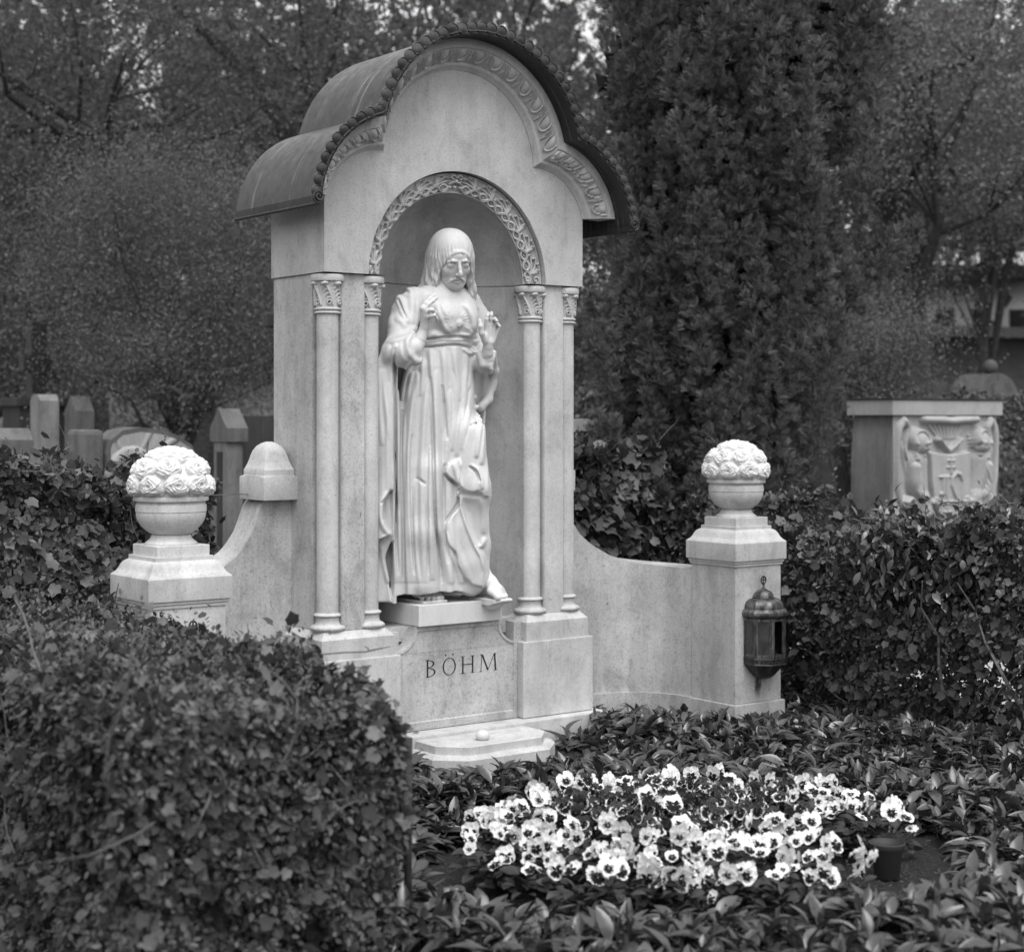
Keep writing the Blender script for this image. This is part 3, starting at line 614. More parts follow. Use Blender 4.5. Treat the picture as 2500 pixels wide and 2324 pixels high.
#@ ---------------- urns, lanterns
def urn(s,label):
    cx,cy=s*1.4331,-.199; T=thing('stone_urn',label,'urn',(cx,cy,.981),'carved urns on the end pillars')
    bm=bmesh.new(); pr=[(.0943,.9815),(.0945,.986),(.090,.990),(.081,.997),(.0745,1.005),(.0712,1.013),(.0715,1.0145)]
    for z in np.linspace(1.0160,1.098,16): pr.append((.1268*math.sqrt(max(.02,1-((1.100-z)/.0975)**2)),z))
    pr+=[(.1245,1.0995),(.1283,1.101),(.1287,1.112),(.1275,1.124),(.1255,1.127),(.1235,1.130),(.1235,1.138),(.1355,1.140),(.1363,1.142),(.1363,1.153),(.134,1.155)]
    lathe(bm,pr,cx,cy,72); o=bmobj('bowl',bm,M['stone'],T); smooth_by_angle(o,24)
    r_=np.random.default_rng(11 if s<0 else 5)
    nu,nv=420,170; u=np.linspace(0,2*PI,nu,endpoint=False); v=np.linspace(-.30,1,nv); U,Vv=np.meshgrid(u,v,indexing='ij'); el=Vv*PI/2
    n=np.stack([np.cos(el)*np.cos(U),np.cos(el)*np.sin(U),np.sin(el)],-1); H=np.zeros(U.shape)-.006
    rows=((.02,9,.345),(.58,7,.33),(1.10,4,.33),(1.52,1,.28)); 
    for ri,(e,c,rad) in enumerate(rows):
        for k in range(c):
            a=2*PI*(k+.5*ri)/c+r_.uniform(-.07,.07)+.2; ee=e+r_.uniform(-.05,.05); C=np.array([math.cos(ee)*math.cos(a),math.cos(ee)*math.sin(a),math.sin(ee)])
            t1=np.cross([0,0,1],C); t1=t1/np.linalg.norm(t1); t2=np.cross(C,t1); dx=n@t1; dy=n@t2; f=(n@C)>0; ra=rad*r_.uniform(.96,1.1)
            d=np.hypot(dx,dy)/ra; an=np.arctan2(dy,dx)*(1 if r_.random()<.5 else -1)+r_.uniform(0,6.28); m=f&(d<1.05); dd=np.clip(d,0,1)
            body=.024*np.sqrt(np.clip(1-dd**2.6,0,1)); h=body
            for rk,npet,am in((1.0,5,.006),(.74,5,.0075),(.50,4,.0075),(.28,3,.007)):
                ph=r_.uniform(0,6.28); eq=d/(rk*(1+.10*np.cos(npet*an+ph)+.05*np.cos(2*npet*an+ph*2))); tw=.5+.5*np.cos(npet*an+ph+1.2)
                h=h+am*(.45+.55*tw)*np.clip((eq-.45)/.45,0,1)**1.5*np.clip((1.02-eq)/.10,0,1)-am*.35*np.clip(1-np.abs(eq-1.08)/.12,0,1)
            pit=-.012*np.exp(-(d/.11)**2); h=h+pit; H=np.where(m,np.maximum(H,h),H)
    # pointed leaves below the lowest roses
    for k in range(22):
        a=2*PI*k/22; da=(U-a+PI)%(2*PI)-PI; lf=.014-abs(da)/.13*.012-np.clip(-.13-el,0,1)*.05; m=(np.abs(da)<.13)&(el<-.02)&(el>-.40+np.abs(da)*1.6); H=np.where(m,np.maximum(H,lf),H)
    a0,c0=.1385,.152; V=np.stack([cx+(a0+H*.78)*n[...,0],cy+(a0+H*.78)*n[...,1],1.192+n[...,2]*np.where(n[...,2]>0,c0-.026+H*.75,.10)],-1).reshape(-1,3)
    V[:,2]=np.maximum(V[:,2],1.1545)
    npmesh('rose_bouquet',V,grid_faces(nu,nv,True),M['marble2'],T,True)
M['marble2']=stone('pale_marble',.58,.10,.08,rough=.7,bump=.15,streak=.03,grain=160)
urn(-1,'white stone urn heaped with carved roses on the left end pillar beside the big hedge')
urn(1,'white stone urn heaped with carved roses on the right end pillar above the metal lantern')
def patina(name,lo,hi,rough):
    m,t,b=newmat(name); c=coords(t,(1,1,.35)); f=ramp(t,noise(t,38,5,.7,c,.4),.38,.66,lo,hi); t.links.new(f,b.inputs['Base Color']); b.inputs['Metallic'].default_value=.45
    t.links.new(ramp(t,noise(t,50,4,.6,c),.3,.7,rough-.12,rough+.15),b.inputs['Roughness']); return m
M['patina']=patina('tarnished_bronze',.025,.15,.42); M['patina_dark']=patina('dark_bronze',.018,.07,.5); M['grime_glass']=plain('grimy_glass',.035,.22,nz=.5,sc=20,spec=.6); M['black']=plain('lantern_inner_shade',.006,.9)  # the black is a painted stand-in for the dark inside the lantern's openings
def lantern(s,label,full=True):
    cx,cy=s*1.4331,-.378; T=thing('grave_lantern',label,'lantern',(cx,cy,.25),'metal lanterns on the end pillars'); q=PI/8
    oct=lambda r,a=0:[(cx+r*math.cos(q+k*PI/4),cy+r*math.sin(q+k*PI/4)) for k in range(8)]
    def olathe(pr,name,mat,n=8,ang=0,sm=20):
        bm=bmesh.new(); rings=[[bm.verts.new((cx+r*math.cos(q+2*PI*k/n),cy+r*math.sin(q+2*PI*k/n),z)) for k in range(n)] for r,z in pr]
        for a,b in zip(rings[:-1],rings[1:]):
            for i in range(n): bm.faces.new((a[i],a[(i+1)%n],b[(i+1)%n],b[i]))
        bm.faces.new(rings[0][::-1]); bm.faces.new(rings[-1]); 
        for v in bm.verts: v.co.y=min(v.co.y,-.3465)
        o=bmobj(name,bm,mat,T); smooth_by_angle(o,sm); return o
    # lower bowl, pierced band
    olathe([(.012,.246),(.030,.250),(.048,.262),(.066,.280),(.083,.298),(.094,.312),(.099,.316)],'lower_bowl',M['patina_dark'],8,0,25)
    bd=olathe([(.103,.3165),(.106,.319),(.104,.322),(.104,.342),(.108,.345),(.106,.350)],'pierced_band',M['patina_dark'])
    P=oct(.1055)
    bm=bmesh.new()
    for k in range(4,8):
        (ax,ay),(bx,by)=P[k],P[(k+1)%8]; tx,ty=bx-ax,by-ay; L=math.hypot(tx,ty); nx,ny=ty/L,-tx/L
        for j in range(4):
            f=(j+.5)/4; mx,my=ax+tx*f,ay+ty*f; up=1 if j%2 else -1; w=.008/L; 
            v=[bm.verts.new((ax+tx*(f+d)+nx*-.0000,ay+ty*(f+d),.332+up*h)) for d,h in((-w,-.006),(w,-.006),(0,.007))]
            bm.faces.new(v)
    bmobj('pierced_hole',bm,M['black'],bd)  # flat patches, the dark of the holes is put into their colour
    # body: corner posts, frames, panes; the front face stands open
    for k in range(8):
        x,y=P[k]; 
        if y>-.345: continue
        bm=bmesh.new(); bbox(bm,-.0055,.0055,-.0055,.0055,.350,.531,.001); bmesh.ops.rotate(bm,verts=bm.verts,cent=(0,0,0),matrix=Matrix.Rotation(q+k*PI/4,3,'Z')); bmesh.ops.translate(bm,verts=bm.verts,vec=(cx+(x-cx)*.955,cy+(y-cy)*.955,0)); bmobj('corner_post',bm,M['patina'],T)
    for k in (3,4,5,6,7):
        (ax,ay),(bx,by)=[(cx+(x-cx)*.95,cy+(y-cy)*.95) for x,y in (P[k],P[(k+1)%8])]; tx,ty=bx-ax,by-ay; L=math.hypot(tx,ty); nx,ny=ty/L,-tx/L
        def quad(bm,f0,f1,z0,z1,d0,d1):
            vs=[]; 
            for d in(d0,d1): 
                for f,z in((f0,z0),(f1,z0),(f1,z1),(f0,z1)): vs.append(bm.verts.new((ax+tx*f+nx*d,min(ay+ty*f+ny*d,-.346),z)))
            for a in((0,1,2,3),(4,7,6,5),(0,4,5,1),(1,5,6,2),(2,6,7,3),(3,7,4,0)): bm.faces.new([vs[i] for i in a])
        bm=bmesh.new()
        for f0,f1,z0,z1 in((.06,.17,.352,.529),(.83,.94,.352,.529),(.17,.83,.352,.366),(.17,.83,.517,.529)): quad(bm,f0,f1,z0,z1,-.002,.003)
        fr=bmobj('window_frame',bm,M['patina'],T)
        if k!=5: bm=bmesh.new(); quad(bm,.16,.84,.364,.519,-.0015,.0); bmobj('pane',bm,M['grime_glass'],fr)
    bm=bmesh.new(); prism(bm,[(cx+(x-cx)*.80,min(cy+(y-cy)*.80+.012,-.347)) for x,y in oct(.1055)],.351,.3535); prism(bm,[(cx-.07,-.352),(cx+.07,-.352),(cx+.07,-.347),(cx-.07,-.347)],.352,.53); bmobj('back_plate',bm,M['black'],T)  # near-black plate and floor carry the interior's shade in their colour
    olathe([(.100,.529),(.104,.5315),(.112,.537),(.116,.546),(.115,.556),(.109,.565),(.101,.5705)],'cornice_roll',M['patina'],8,0,25)
    d=olathe([(.0985,.5708),(.099,.578),(.0955,.590),(.087,.602),(.074,.612),(.058,.6165),(.047,.6175)],'domed_lid',M['patina'],8,0,25)
    bm=bmesh.new(); lathe(bm,[(.050,.6178),(.0515,.620),(.0475,.6225),(.047,.626),(.043,.637),(.034,.647),(.020,.6545),(.012,.657),(.012,.659),(.006,.662),(.0042,.668),(.0042,.676)],cx,cy,28); smooth_by_angle(bmobj('knob_cap',bm,M['patina'],d),40)
    # keyhole plate and ring finial with a cross
    bm=bmesh.new(); a0=-PI/2; 
    R_=.0965; pts=[(-.016,.577),(-.017,.590),(-.010,.598),(0,.606),(.010,.598),(.017,.590),(.016,.577),(.007,.575),(0,.582),(-.007,.575)]
    yb=lambda z:cy-.0905+max(0,(z-.575))*.55-.003
    v=[bm.verts.new((cx+x,yb(z),z)) for x,z in pts]; bm.faces.new(v); kp=bmobj('keyhole_plate',bm,M['patina'],d)
    bm=bmesh.new()
    for pp in([(.0045*math.cos(a),.593+.0045*math.sin(a)) for a in np.linspace(0,2*PI,10,endpoint=False)],[(-.0015,.592),(.0015,.592),(.003,.580),(-.003,.580)]):
        v=[bm.verts.new((cx+x,yb(z)-.001,z)) for x,z in pp]; bm.faces.new(v)
    bmobj('keyhole',bm,M['black'],kp)  # flat patch painted with the dark inside the keyhole
    bm=bmesh.new(); c=(cx,cy,.6975); tube(bm,[(c[0]+.0155*math.cos(a)*.92,c[1],c[2]+.0185*math.sin(a)) for a in np.linspace(0,2*PI,25)],.0036,8)
    tube(bm,[(cx-.013,cy,c[2]+.002),(cx+.013,cy,c[2]+.002)],.003,6); tube(bm,[(cx,cy,c[2]-.016),(cx,cy,c[2]+.016)],.003,6); bmobj('ring_cross_finial',bm,M['patina_dark'],d)
lantern(1,'tarnished metal lantern with its front door open on the right end pillar')
lantern(-1,'metal lantern on the left end pillar, only its ring cross finial showing over the hedge')
#@ ---------------- the robed statue: sculpted as one solid, folds carved in relief
ST=thing('robed_statue','white marble statue of a bearded man in robe and mantle, hands raised, in the niche','statue',(0,.14,.657))
CA,SA=math.cos(TH),math.sin(TH); DEP0=7.27
def sz(u,v): return ((u-1250)/FPX*DEP0+.62, CH-(v-HV)/FPX*DEP0-.60)     # relief coordinates, seen obliquely from the front left
RL=Relief(.72,1.75,.0018)
def fold(pts,w=7,h=.010,w1=None,valley=False):
    P=[sz(*p) for p in pts]; k=DEP0/FPX; q=[]
    P=np.array(P); t=np.arange(len(P)); tt=np.linspace(0,len(P)-1,max(8,6*(len(P)-1))); px=np.interp(tt,t,P[:,0]); py=np.interp(tt,t,P[:,1])
    for _ in range(3): px[1:-1]=(px[:-2]+2*px[1:-1]+px[2:])/4; py[1:-1]=(py[:-2]+2*py[1:-1]+py[2:])/4
    (VL if valley else RL).bump(list(zip(px,py)),w*k*(1.7 if valley else 1.9),h*(1.35 if valley else 1.05),.3)
VL=Relief(.72,1.75,.0018)
def z3(x,y): return (860+x/2.981,900+y/2.981)
def z2(x,y): return (860+x/4.017,520+y/4.017)
def z8(x,y): return (930+x/8.8,690+y/8.8)
# long robe folds (ridges) from the sash down to the hem
for pts,w,h in (
 ([z3(330,150),z3(340,500),z3(330,900),z3(345,1300),z3(350,1560)],8,.014),
 ([z3(395,330),z3(375,600),z3(385,900),z3(390,1200),z3(400,1560)],7,.012),
 ([z3(470,20),z3(425,300),z3(405,600),z3(410,900),z3(420,1250),z3(440,1560)],8,.016),
 ([z3(545,60),z3(520,340),z3(500,700),z3(505,1100),z3(530,1560)],7,.010),
 ([z3(600,10),z3(600,200),z3(620,500),z3(620,800),z3(640,1100),z3(690,1420),z3(720,1560)],8,.016),
 ([z3(570,560),z3(560,900),z3(575,1250),z3(585,1540)],6,.012),
 ([z3(700,150),z3(715,330),z3(690,560),z3(680,700)],6,.011),
 ([z3(745,20),z3(755,240),z3(740,420),z3(725,600)],6,.010),
 ([z3(830,20),z3(820,240),z3(790,440),z3(760,640)],6,.010),
 ([z3(872,60),z3(860,260),z3(820,430),z3(790,600)],6,.010),
 ([z3(470,800),z3(455,1000),z3(450,1300),z3(480,1560)],6,.010),
 ([z3(290,600),z3(300,900),z3(310,1300),z3(330,1560)],6,.012),
 ([z3(262,100),z3(262,500),z3(270,950)],6,.010),
 ([z3(345,250),z3(380,60),z3(440,-90)],6,.010),
 ([z3(690,1180),z3(700,1290),z3(770,1440),z3(800,1560)],7,.012),
 ([z3(740,680),z3(765,780),z3(785,870)],5,.010),([z3(790,930),z3(800,1020),z3(840,1150),z3(900,1290),z3(950,1370),z3(966,1470)],5,.012),
 ([z3(865,705),z3(910,730),z3(940,800),z3(945,880)],4,.010),([z3(905,1300),z3(945,1290),z3(963,1240)],5,.012),
 ([z3(840,1050),z3(860,1200),z3(890,1270)],6,.005),([z3(945,950),z3(955,1080),z3(958,1200)],6,.008),([z3(700,1120),z3(730,1250),z3(790,1400),z3(850,1540)],8,.007),
 # mantle hanging at the far left
 ([z3(225,0),z3(230,180),z3(262,380),z3(270,560)],6,.014),([z3(280,880),z3(250,930),z3(205,985),z3(205,1080),z3(235,1160),z3(268,1205),z3(230,1240)],6,.014),
 ([z3(210,0),z3(205,300),z3(215,560)],5,.010),([z3(300,40),z3(298,300),z3(290,540),z3(290,860)],5,.010),
 ([z3(240,900),z3(262,1050),z3(262,1180)],5,.008),([z3(215,1290),z3(235,1440),z3(262,1560)],5,.009),
 # mantle behind the right arm
 ([z3(1020,0),z3(1005,130),z3(960,240),z3(915,290)],7,.016),([z3(985,30),z3(950,150),z3(905,220)],6,.010),
 ([z3(985,290),z3(960,320),z3(920,330)],6,.012),([z3(950,360),z3(925,520),z3(905,650)],6,.010),([z3(972,350),z3(955,560),z3(940,700)],5,.010),
 # sash
 ([z2(690,1275),z2(850,1225),z2(1000,1210),z2(1190,1240)],7,.006),([z2(695,1310),z2(860,1290),z2(1020,1275),z2(1185,1310)],6,.006),([z2(900,1245),z2(1100,1245)],4,.008),
 ([z2(1095,1325),z2(1150,1385),z2(1185,1370),z2(1180,1320)],5,.013),
 # skirt just below the sash
 ([z2(765,1330),z2(775,1480),z2(790,1700),z2(800,1848)],6,.011),([z2(885,1330),z2(905,1480),z2(912,1660),z2(915,1848)],6,.010),
 ([z2(1000,1310),z2(1015,1480),z2(1035,1660),z2(1040,1848)],6,.011),([z2(1120,1350),z2(1135,1500),z2(1115,1700)],6,.009),([z2(1170,1380),z2(1165,1600),z2(1150,1760)],6,.010),
 ([z2(590,1560),z2(560,1700),z2(550,1848)],6,.011),([z2(640,1560),z2(625,1720),z2(600,1848)],6,.011),([z2(690,1420),z2(690,1600),z2(680,1800)],6,.009),
 # chest cloth
 ([z2(740,1230),z2(800,1195),z2(850,1210),z2(890,1215)],7,.013),([z2(1060,1200),z2(1110,1215),z2(1180,1215),z2(1190,1150)],6,.011),
 ([z2(830,900),z2(850,1000),z2(900,1120),z2(960,1190)],5,.006),([z2(1110,880),z2(1160,960),z2(1200,1080),z2(1215,1200)],7,.012),([z2(870,900),z2(900,960),z2(930,1010)],4,.004),
 ([z2(1080,880),z2(1120,940),z2(1150,1000)],4,.005),([z2(1215,1180),z2(1235,1250),z2(1195,1270)],6,.010),
 # mantle on the shoulder and sleeve
 ([z8(340,250),z8(430,430),z8(500,640),z8(590,850)],7,.015),([z8(480,180),z8(600,190),z8(700,330),z8(680,600),z8(700,850)],9,.013),([z8(640,120),z8(780,220),z8(830,420),z8(800,640),z8(800,900)],9,.012),
 ([z8(350,780),z8(460,820),z8(540,960)],6,.008),([z8(640,1000),z8(560,1120),z8(350,1220),z8(170,1270)],8,.012),
 ([z8(740,960),z8(640,1100),z8(560,1230),z8(560,1420),z8(640,1600),z8(770,1720)],7,.015),([z8(590,1200),z8(520,1330),z8(520,1500),z8(620,1680)],6,.011),([z8(430,1300),z8(420,1480),z8(500,1640),z8(640,1730)],7,.010),
 ([z8(330,1290),z8(280,1420),z8(280,1600)],6,.010),([z8(180,1350),z8(130,1500),z8(120,1700)],6,.010),([z8(170,450),z8(150,650),z8(180,900)],8,.006),
): fold(pts,w,h)
# incised lines between folds
for pts,w,h in (
 ([z3(305,60),z3(312,400),z3(318,800),z3(322,1300),z3(335,1500)],3.5,.012),([z3(365,300),z3(355,640),z3(368,1100),z3(372,1540)],3,.008),
 ([z3(435,480),z3(425,760),z3(432,1100),z3(455,1500)],3,.008),([z3(570,60),z3(585,400),z3(598,900),z3(608,1200),z3(655,1560)],3.5,.011),
 ([z3(655,120),z3(675,360),z3(690,520)],3,.008),([z3(470,795),z3(535,845)],3,.006),([z3(553,560),z3(545,1000),z3(553,1500)],2.5,.006),
 ([z3(668,700),z3(664,1100),z3(700,1420)],3,.008),([z3(782,880),z3(772,980),z3(700,1085),z3(664,1140)],3,.012),([z3(672,770),z3(700,800),z3(775,858)],3,.012),
 ([z3(850,712),z3(905,745),z3(935,830)],3,.010),([z3(790,905),z3(880,920),z3(945,920)],5,.008),([z3(860,420),z3(905,400)],3,.010),
 ([z2(700,1320),z2(860,1305),z2(1020,1290),z2(1185,1325)],2.5,.009),([z2(700,1245),z2(880,1222),z2(1060,1215),z2(1190,1228)],2.5,.008),
 ([z8(360,330),z8(450,560),z8(560,800)],3,.010),([z8(440,210),z8(520,180),z8(580,210)],5,.012),([z3(210,985),z3(240,950),z3(285,880)],2.5,.008),
 ([z2(420,1320),z2(412,1600),z2(405,1848)],3,.010),
): fold(pts,w,h,valley=True)
def patch(poly,h,e=.008): RL.fill([sz(*z3(*p)) for p in poly],h,e)
patch([(785,640),(740,665),(700,690),(680,720),(672,760),(690,790),(730,820),(778,862),(790,800),(800,700)],.016)
patch([(785,880),(760,900),(758,930),(778,950),(775,1000),(720,1060),(678,1110),(668,1170),(680,1250),(700,1290),(745,1340),(765,1430),(810,1520),(870,1580),(955,1600),(972,1480),(965,1420),(940,1350),(900,1280),(850,1150),(805,1020),(790,930)],.016)
patch([(870,400),(830,500),(780,650),(780,780),(785,865),(830,897),(880,907),(915,893),(952,935),(1000,940),(1000,400)],.010,.006)
# rays and heart on the chest
import itertools
hc=z2(1030,1065)
for k in range(22):
    a=2*PI*k/22; r0,r1=16,(34 if k%2 else 42)
    if -.6<math.sin(a)<.9: fold([(hc[0]+r0*math.cos(a)*.9,hc[1]-r0*math.sin(a)),(hc[0]+r1*math.cos(a)*.85,hc[1]-r1*math.sin(a)*.9)],1.6,.0028)
RL.soften(3); VL.soften(2)
def carve(vol,lo=(0,0,0),frac=1.0):
    X,Y,Z=vol.xyz(tuple(slice(None) for _ in range(3)))
    s=(X-CX)*CA-(Y-CY)*SA; t=(X-CX)*SA+(Y-CY)*CA
    k=DEP0/t; s=s*k+.62; z=CH+(Z-CH)*k-.60
    D=RL.at(s,z)-VL.at(s,z); wgt=np.clip((7.42-t)/.10,0,1); vol.F-=(D*wgt*frac).astype(np.float32)
V=Vol((-.44,-.24,.657),(.36,.345,2.06),.0036)
tab=np.array([ # z, cx, cy, rx, ry
(.655,-.045,.155,.232,.150),(.70,-.045,.152,.230,.150),(.90,-.045,.148,.222,.146),(1.10,-.040,.142,.226,.142),(1.30,-.038,.136,.212,.134),(1.50,-.034,.130,.186,.120),(1.66,-.018,.125,.152,.108),(1.73,.002,.120,.126,.098),(1.745,.006,.120,.122,.098),(1.79,.006,.118,.126,.100),(1.86,.004,.115,.146,.108),(1.92,.000,.115,.158,.104),(1.965,-.002,.118,.150,.088),(2.00,-.002,.118,.110,.070),(2.03,0,.115,.055,.045)])
def robe(X,Y,Z):
    g=[np.interp(Z,tab[:,0],tab[:,i]) for i in range(1,5)]; dx,dy=X-g[0],Y-g[1]; th=np.arctan2(dy/g[3],dx/g[2]); rr=np.hypot(dx/g[2],dy/g[3])
    w=np.clip((1.70-Z)/.9,0,1); f=(.050*np.sin(9*th+1.3)+.045*np.sin(15*th-.7+1.5*Z)+.035*np.sin(23*th+2*Z))*w
    return (rr-1-f)*np.minimum(g[2],g[3])*.95
zc=.70
V.add(robe,(-.35,-.1,.66),(.28,.33,2.03),0,.05)
# hem: cut away below, leaving a gap above the plinth at the front
def hem(X,Y,Z):
    s=(X-CX)*CA-(Y-CY)*SA; t=(X-CX)*SA+(Y-CY)*CA; k=DEP0/t; u=1250+s*k/DEP0*FPX
    edge=np.interp(u,[960,970,1010,1035,1060,1100,1112,1130,1160,1185],[.680,.693,.705,.716,.708,.702,.706,.700,.700,.702]); edge=np.where(u<968,.60,edge)+ (t-7.2)*.0
    return Z-edge
w=V.win((-.44,-.24,.657),(.36,.345,.74)); X,Y,Z=V.xyz(w); h_=hem(X,Y,Z); tt=(X-CX)*SA+(Y-CY)*CA; inner=(np.hypot((X+.045)/.19,(Y-.16)/.115)-1)*.1
V.F[w]=np.maximum(V.F[w],np.minimum(-h_,np.maximum(-h_,inner)))
# thigh and knee pushed forward, shin under the cloth
V.chain([at(1135,1060,.03),at(1160,1190,-.018),at(1166,1210,-.012)],[.070,.058,.050],.05); V.chain([at(1164,1215,-.008),at(1168,1330,.02),at(1170,1400,.02)],[.046,.045,.040],.035)
V.chain([at(1150,1250,.03),at(1150,1420,.04)],[.06,.062],.04)
V.chain([at(1050,1150,.03),at(1035,1300,.035),at(1030,1425,.045)],[.035,.03,.035],.06)
# swirl of cloth at the lower right
V.chain([at(1120,1290,.03),at(1140,1370,.02),at(1160,1412,.02)],[.03,.032,.03],.04)
# chest
V.ell(at(1092,772,.03),(.055,.035,.042),.04); V.ell(at(1140,775,.035),(.050,.035,.042),.04)
for c in (z2(960,1120),z2(1125,1130)): V.ell(at(c[0],c[1],.018),(.030,.022,.026),.02)
V.ell(at(*z2(1035,1080),.006),(.024,.016,.018),.004); V.chain([at(*z2(1035,1110),.008),at(*z2(1035,1130),.010)],[.016,.007],.005)
V.chain([at(*z2(970,1045),.006),at(*z2(1030,1050),.000),at(*z2(1090,1045),.004)],.0060,.002); V.chain([at(*z2(1030,1020),.006),at(*z2(1015,985),.010),at(*z2(1035,945),.016)],[.008,.009,.004],.005)
# shoulders, upper arms, mantle
V.chain([at(1052,728,.12),at(1006,734,.125),at(992,752,.115)],[.044,.044,.048],.03)
V.chain([at(989,762,.11),at(981,805,.085),at(972,845,.05)],[.054,.056,.052],.03)
V.chain([at(960,860,.04),at(985,862,-.01),at(1006,850,-.045)],[.052,.055,.046],.03)          # forearm in its wide sleeve
V.chain([at(1004,868,-.05),at(1016,882,-.062),at(1020,870,-.055)],[.030,.012,.018],.02)
V.chain([at(1010,822,-.03),at(1004,846,-.055),at(1012,878,-.065)],[.014,.018,.014],.012)
def sheet(vL,uL,vR,uR,t0,th,v0,v1,k=.010,wob=0):
    # hanging cloth between two vertical edges
    def f(X,Y,Z):
        s=(X-CX)*CA-(Y-CY)*SA; t=(X-CX)*SA+(Y-CY)*CA; u=1250+s/t*FPX; v=HV-(Z-CH)/t*FPX; px=t/FPX
        a=np.interp(v,vL,uL)-u; b=u-np.interp(v,vR,uR); tt=t-t0-wob*np.sin(u*.16+v*.01)
        q=np.maximum(np.maximum(a,b)*px,np.maximum(v0-v,v-v1)*px); d=np.abs(tt)-th; q=q+.008; d=d+.008
        return np.minimum(np.maximum(q,d),0)+np.sqrt(np.maximum(q,0)**2+np.maximum(d,0)**2)-.008
    lo=np.array([-.44,-.15,.657]); hi=np.array([.36,.34,2.0]); V.add(f,lo,hi,k)
dep=lambda u,v,y:float(((at(u,v,y)-[CX,CY,0])*[SA,CA,0]).sum())
sheet([0,838,850,870,900,9999],[960,950,940,926,905,900],[838,880,1000,1068,1101,1151,1195,1230,1269,1304,1318],[958,964,962,961,957,960,955,931,930,950,926],dep(945,1000,.055),.026,838,1318,.02,.006)
sheet([0,9999],[900,900],[860,1200,1320,1363,1420,1460],[972,968,955,938,948,955],dep(930,1300,.135),.035,880,1470,.01,.006)
V.chain([at(1150,735,.12),at(1166,775,.12),at(1172,830,.11)],[.040,.046,.046],.03)
V.chain([at(1172,838,.10),at(1180,885,.03),at(1189,876,-.02)],[.044,.044,.030],.02)        # left forearm and cuff
V.chain([at(1168,862,-.01),at(1180,890,-.02),at(1194,892,-.03),at(1204,868,-.01)],[.012,.016,.014,.012],.01)
sheet([0,9999],[1120,1120],[851,906,956,985,1000,1010,1101,1145,1200],[1205,1210,1204,1194,1186,1186,1181,1174,1160],dep(1180,960,.17),.030,848,1200,.008,.006)
V.chain([at(1206,862,.05),at(1208,905,.10),at(1202,945,.13)],[.012,.016,.018],.02)
V.chain([at(1204,935,.12),at(1192,975,.13),at(1172,995,.12)],[.012,.018,.02],.015)
V.chain([at(1164,1030,.06),at(1168,1025,.03)],[.016,.012],.015); 
# pleats of sleeve edge openings: hollow cuffs
V.cap(at(1016,842,-.055),at(1024,826,-.060),.017,.026,.004,True)
V.cap(at(1189,868,-.035),at(1191,850,-.045),.020,.026,.004,True)
carve(V)
# neck
V.chain([(-.002,.105,1.97),(-.010,.085,2.03)],[.052,.045],.02); V.chain([at(1085,735,.045),at(1108,742,.030)],[.008,.009],.012); V.chain([at(1112,742,.030),at(1135,735,.045)],[.009,.008],.012)
# forearms inside the sleeves
V.chain([at(1003,868,-.035),at(1020,840,-.055),at(1036,806,-.065)],[.030,.029,.020],.003)
V.chain([at(1185,888,.0),at(1189,865,-.03),at(1191,846,-.045)],[.026,.026,.021],.003)
vv,ff=V.mesh(0); npmesh('robed_figure',vv,ff,M['marble'],ST,True)
# ---- hands
def hand(name,lo,hi,fn,mat=None):
    H=Vol(lo,hi,.0021); fn(H); v,f=H.mesh(0); return npmesh(name,v,f,M['marble'],ST,True)
def rh(H):
    A=lambda u,v,y:at(u,v,y)
    H.chain([A(1026,828,-.060),A(1034,808,-.066),A(1037,796,-.070)],[.026,.0205,.021],.006)
    for a,b,r in ((A(1036,798,-.075),A(1031,752,-.098),.0135),(A(1038,796,-.078),A(1036,754,-.104),.0135),(A(1040,794,-.076),A(1041,761,-.106),.0125),(A(1041,796,-.070),A(1043,772,-.104),.0125)): H.cap(a,b,r,.0105,.012)
    H.chain([A(1031,754,-.099),A(1039,740,-.104),A(1049,731,-.108),A(1058,722,-.110)],[.0102,.0092,.0083,.0070],.004)
    H.chain([A(1036,756,-.105),A(1046,743,-.112),A(1056,736,-.117),A(1065,728,-.119)],[.0102,.0092,.0083,.0070],.003)
    H.chain([A(1041,763,-.107),A(1050,757,-.124),A(1055,757,-.130),A(1063,764,-.124),A(1064,771,-.116)],[.0098,.0090,.0085,.0078,.0065],.003)
    H.chain([A(1043,774,-.105),A(1053,771,-.122),A(1060,770,-.128),A(1066,778,-.122),A(1067,785,-.114)],[.0094,.0085,.0080,.0070,.0058],.003)
    H.chain([A(1040,796,-.062),A(1048,782,-.066),A(1056,770,-.080),A(1060,762,-.092)],[.013,.0105,.0088,.0070],.005)
hand('right_hand',(-.30,-.17,1.74),(-.08,.0,2.0),rh)
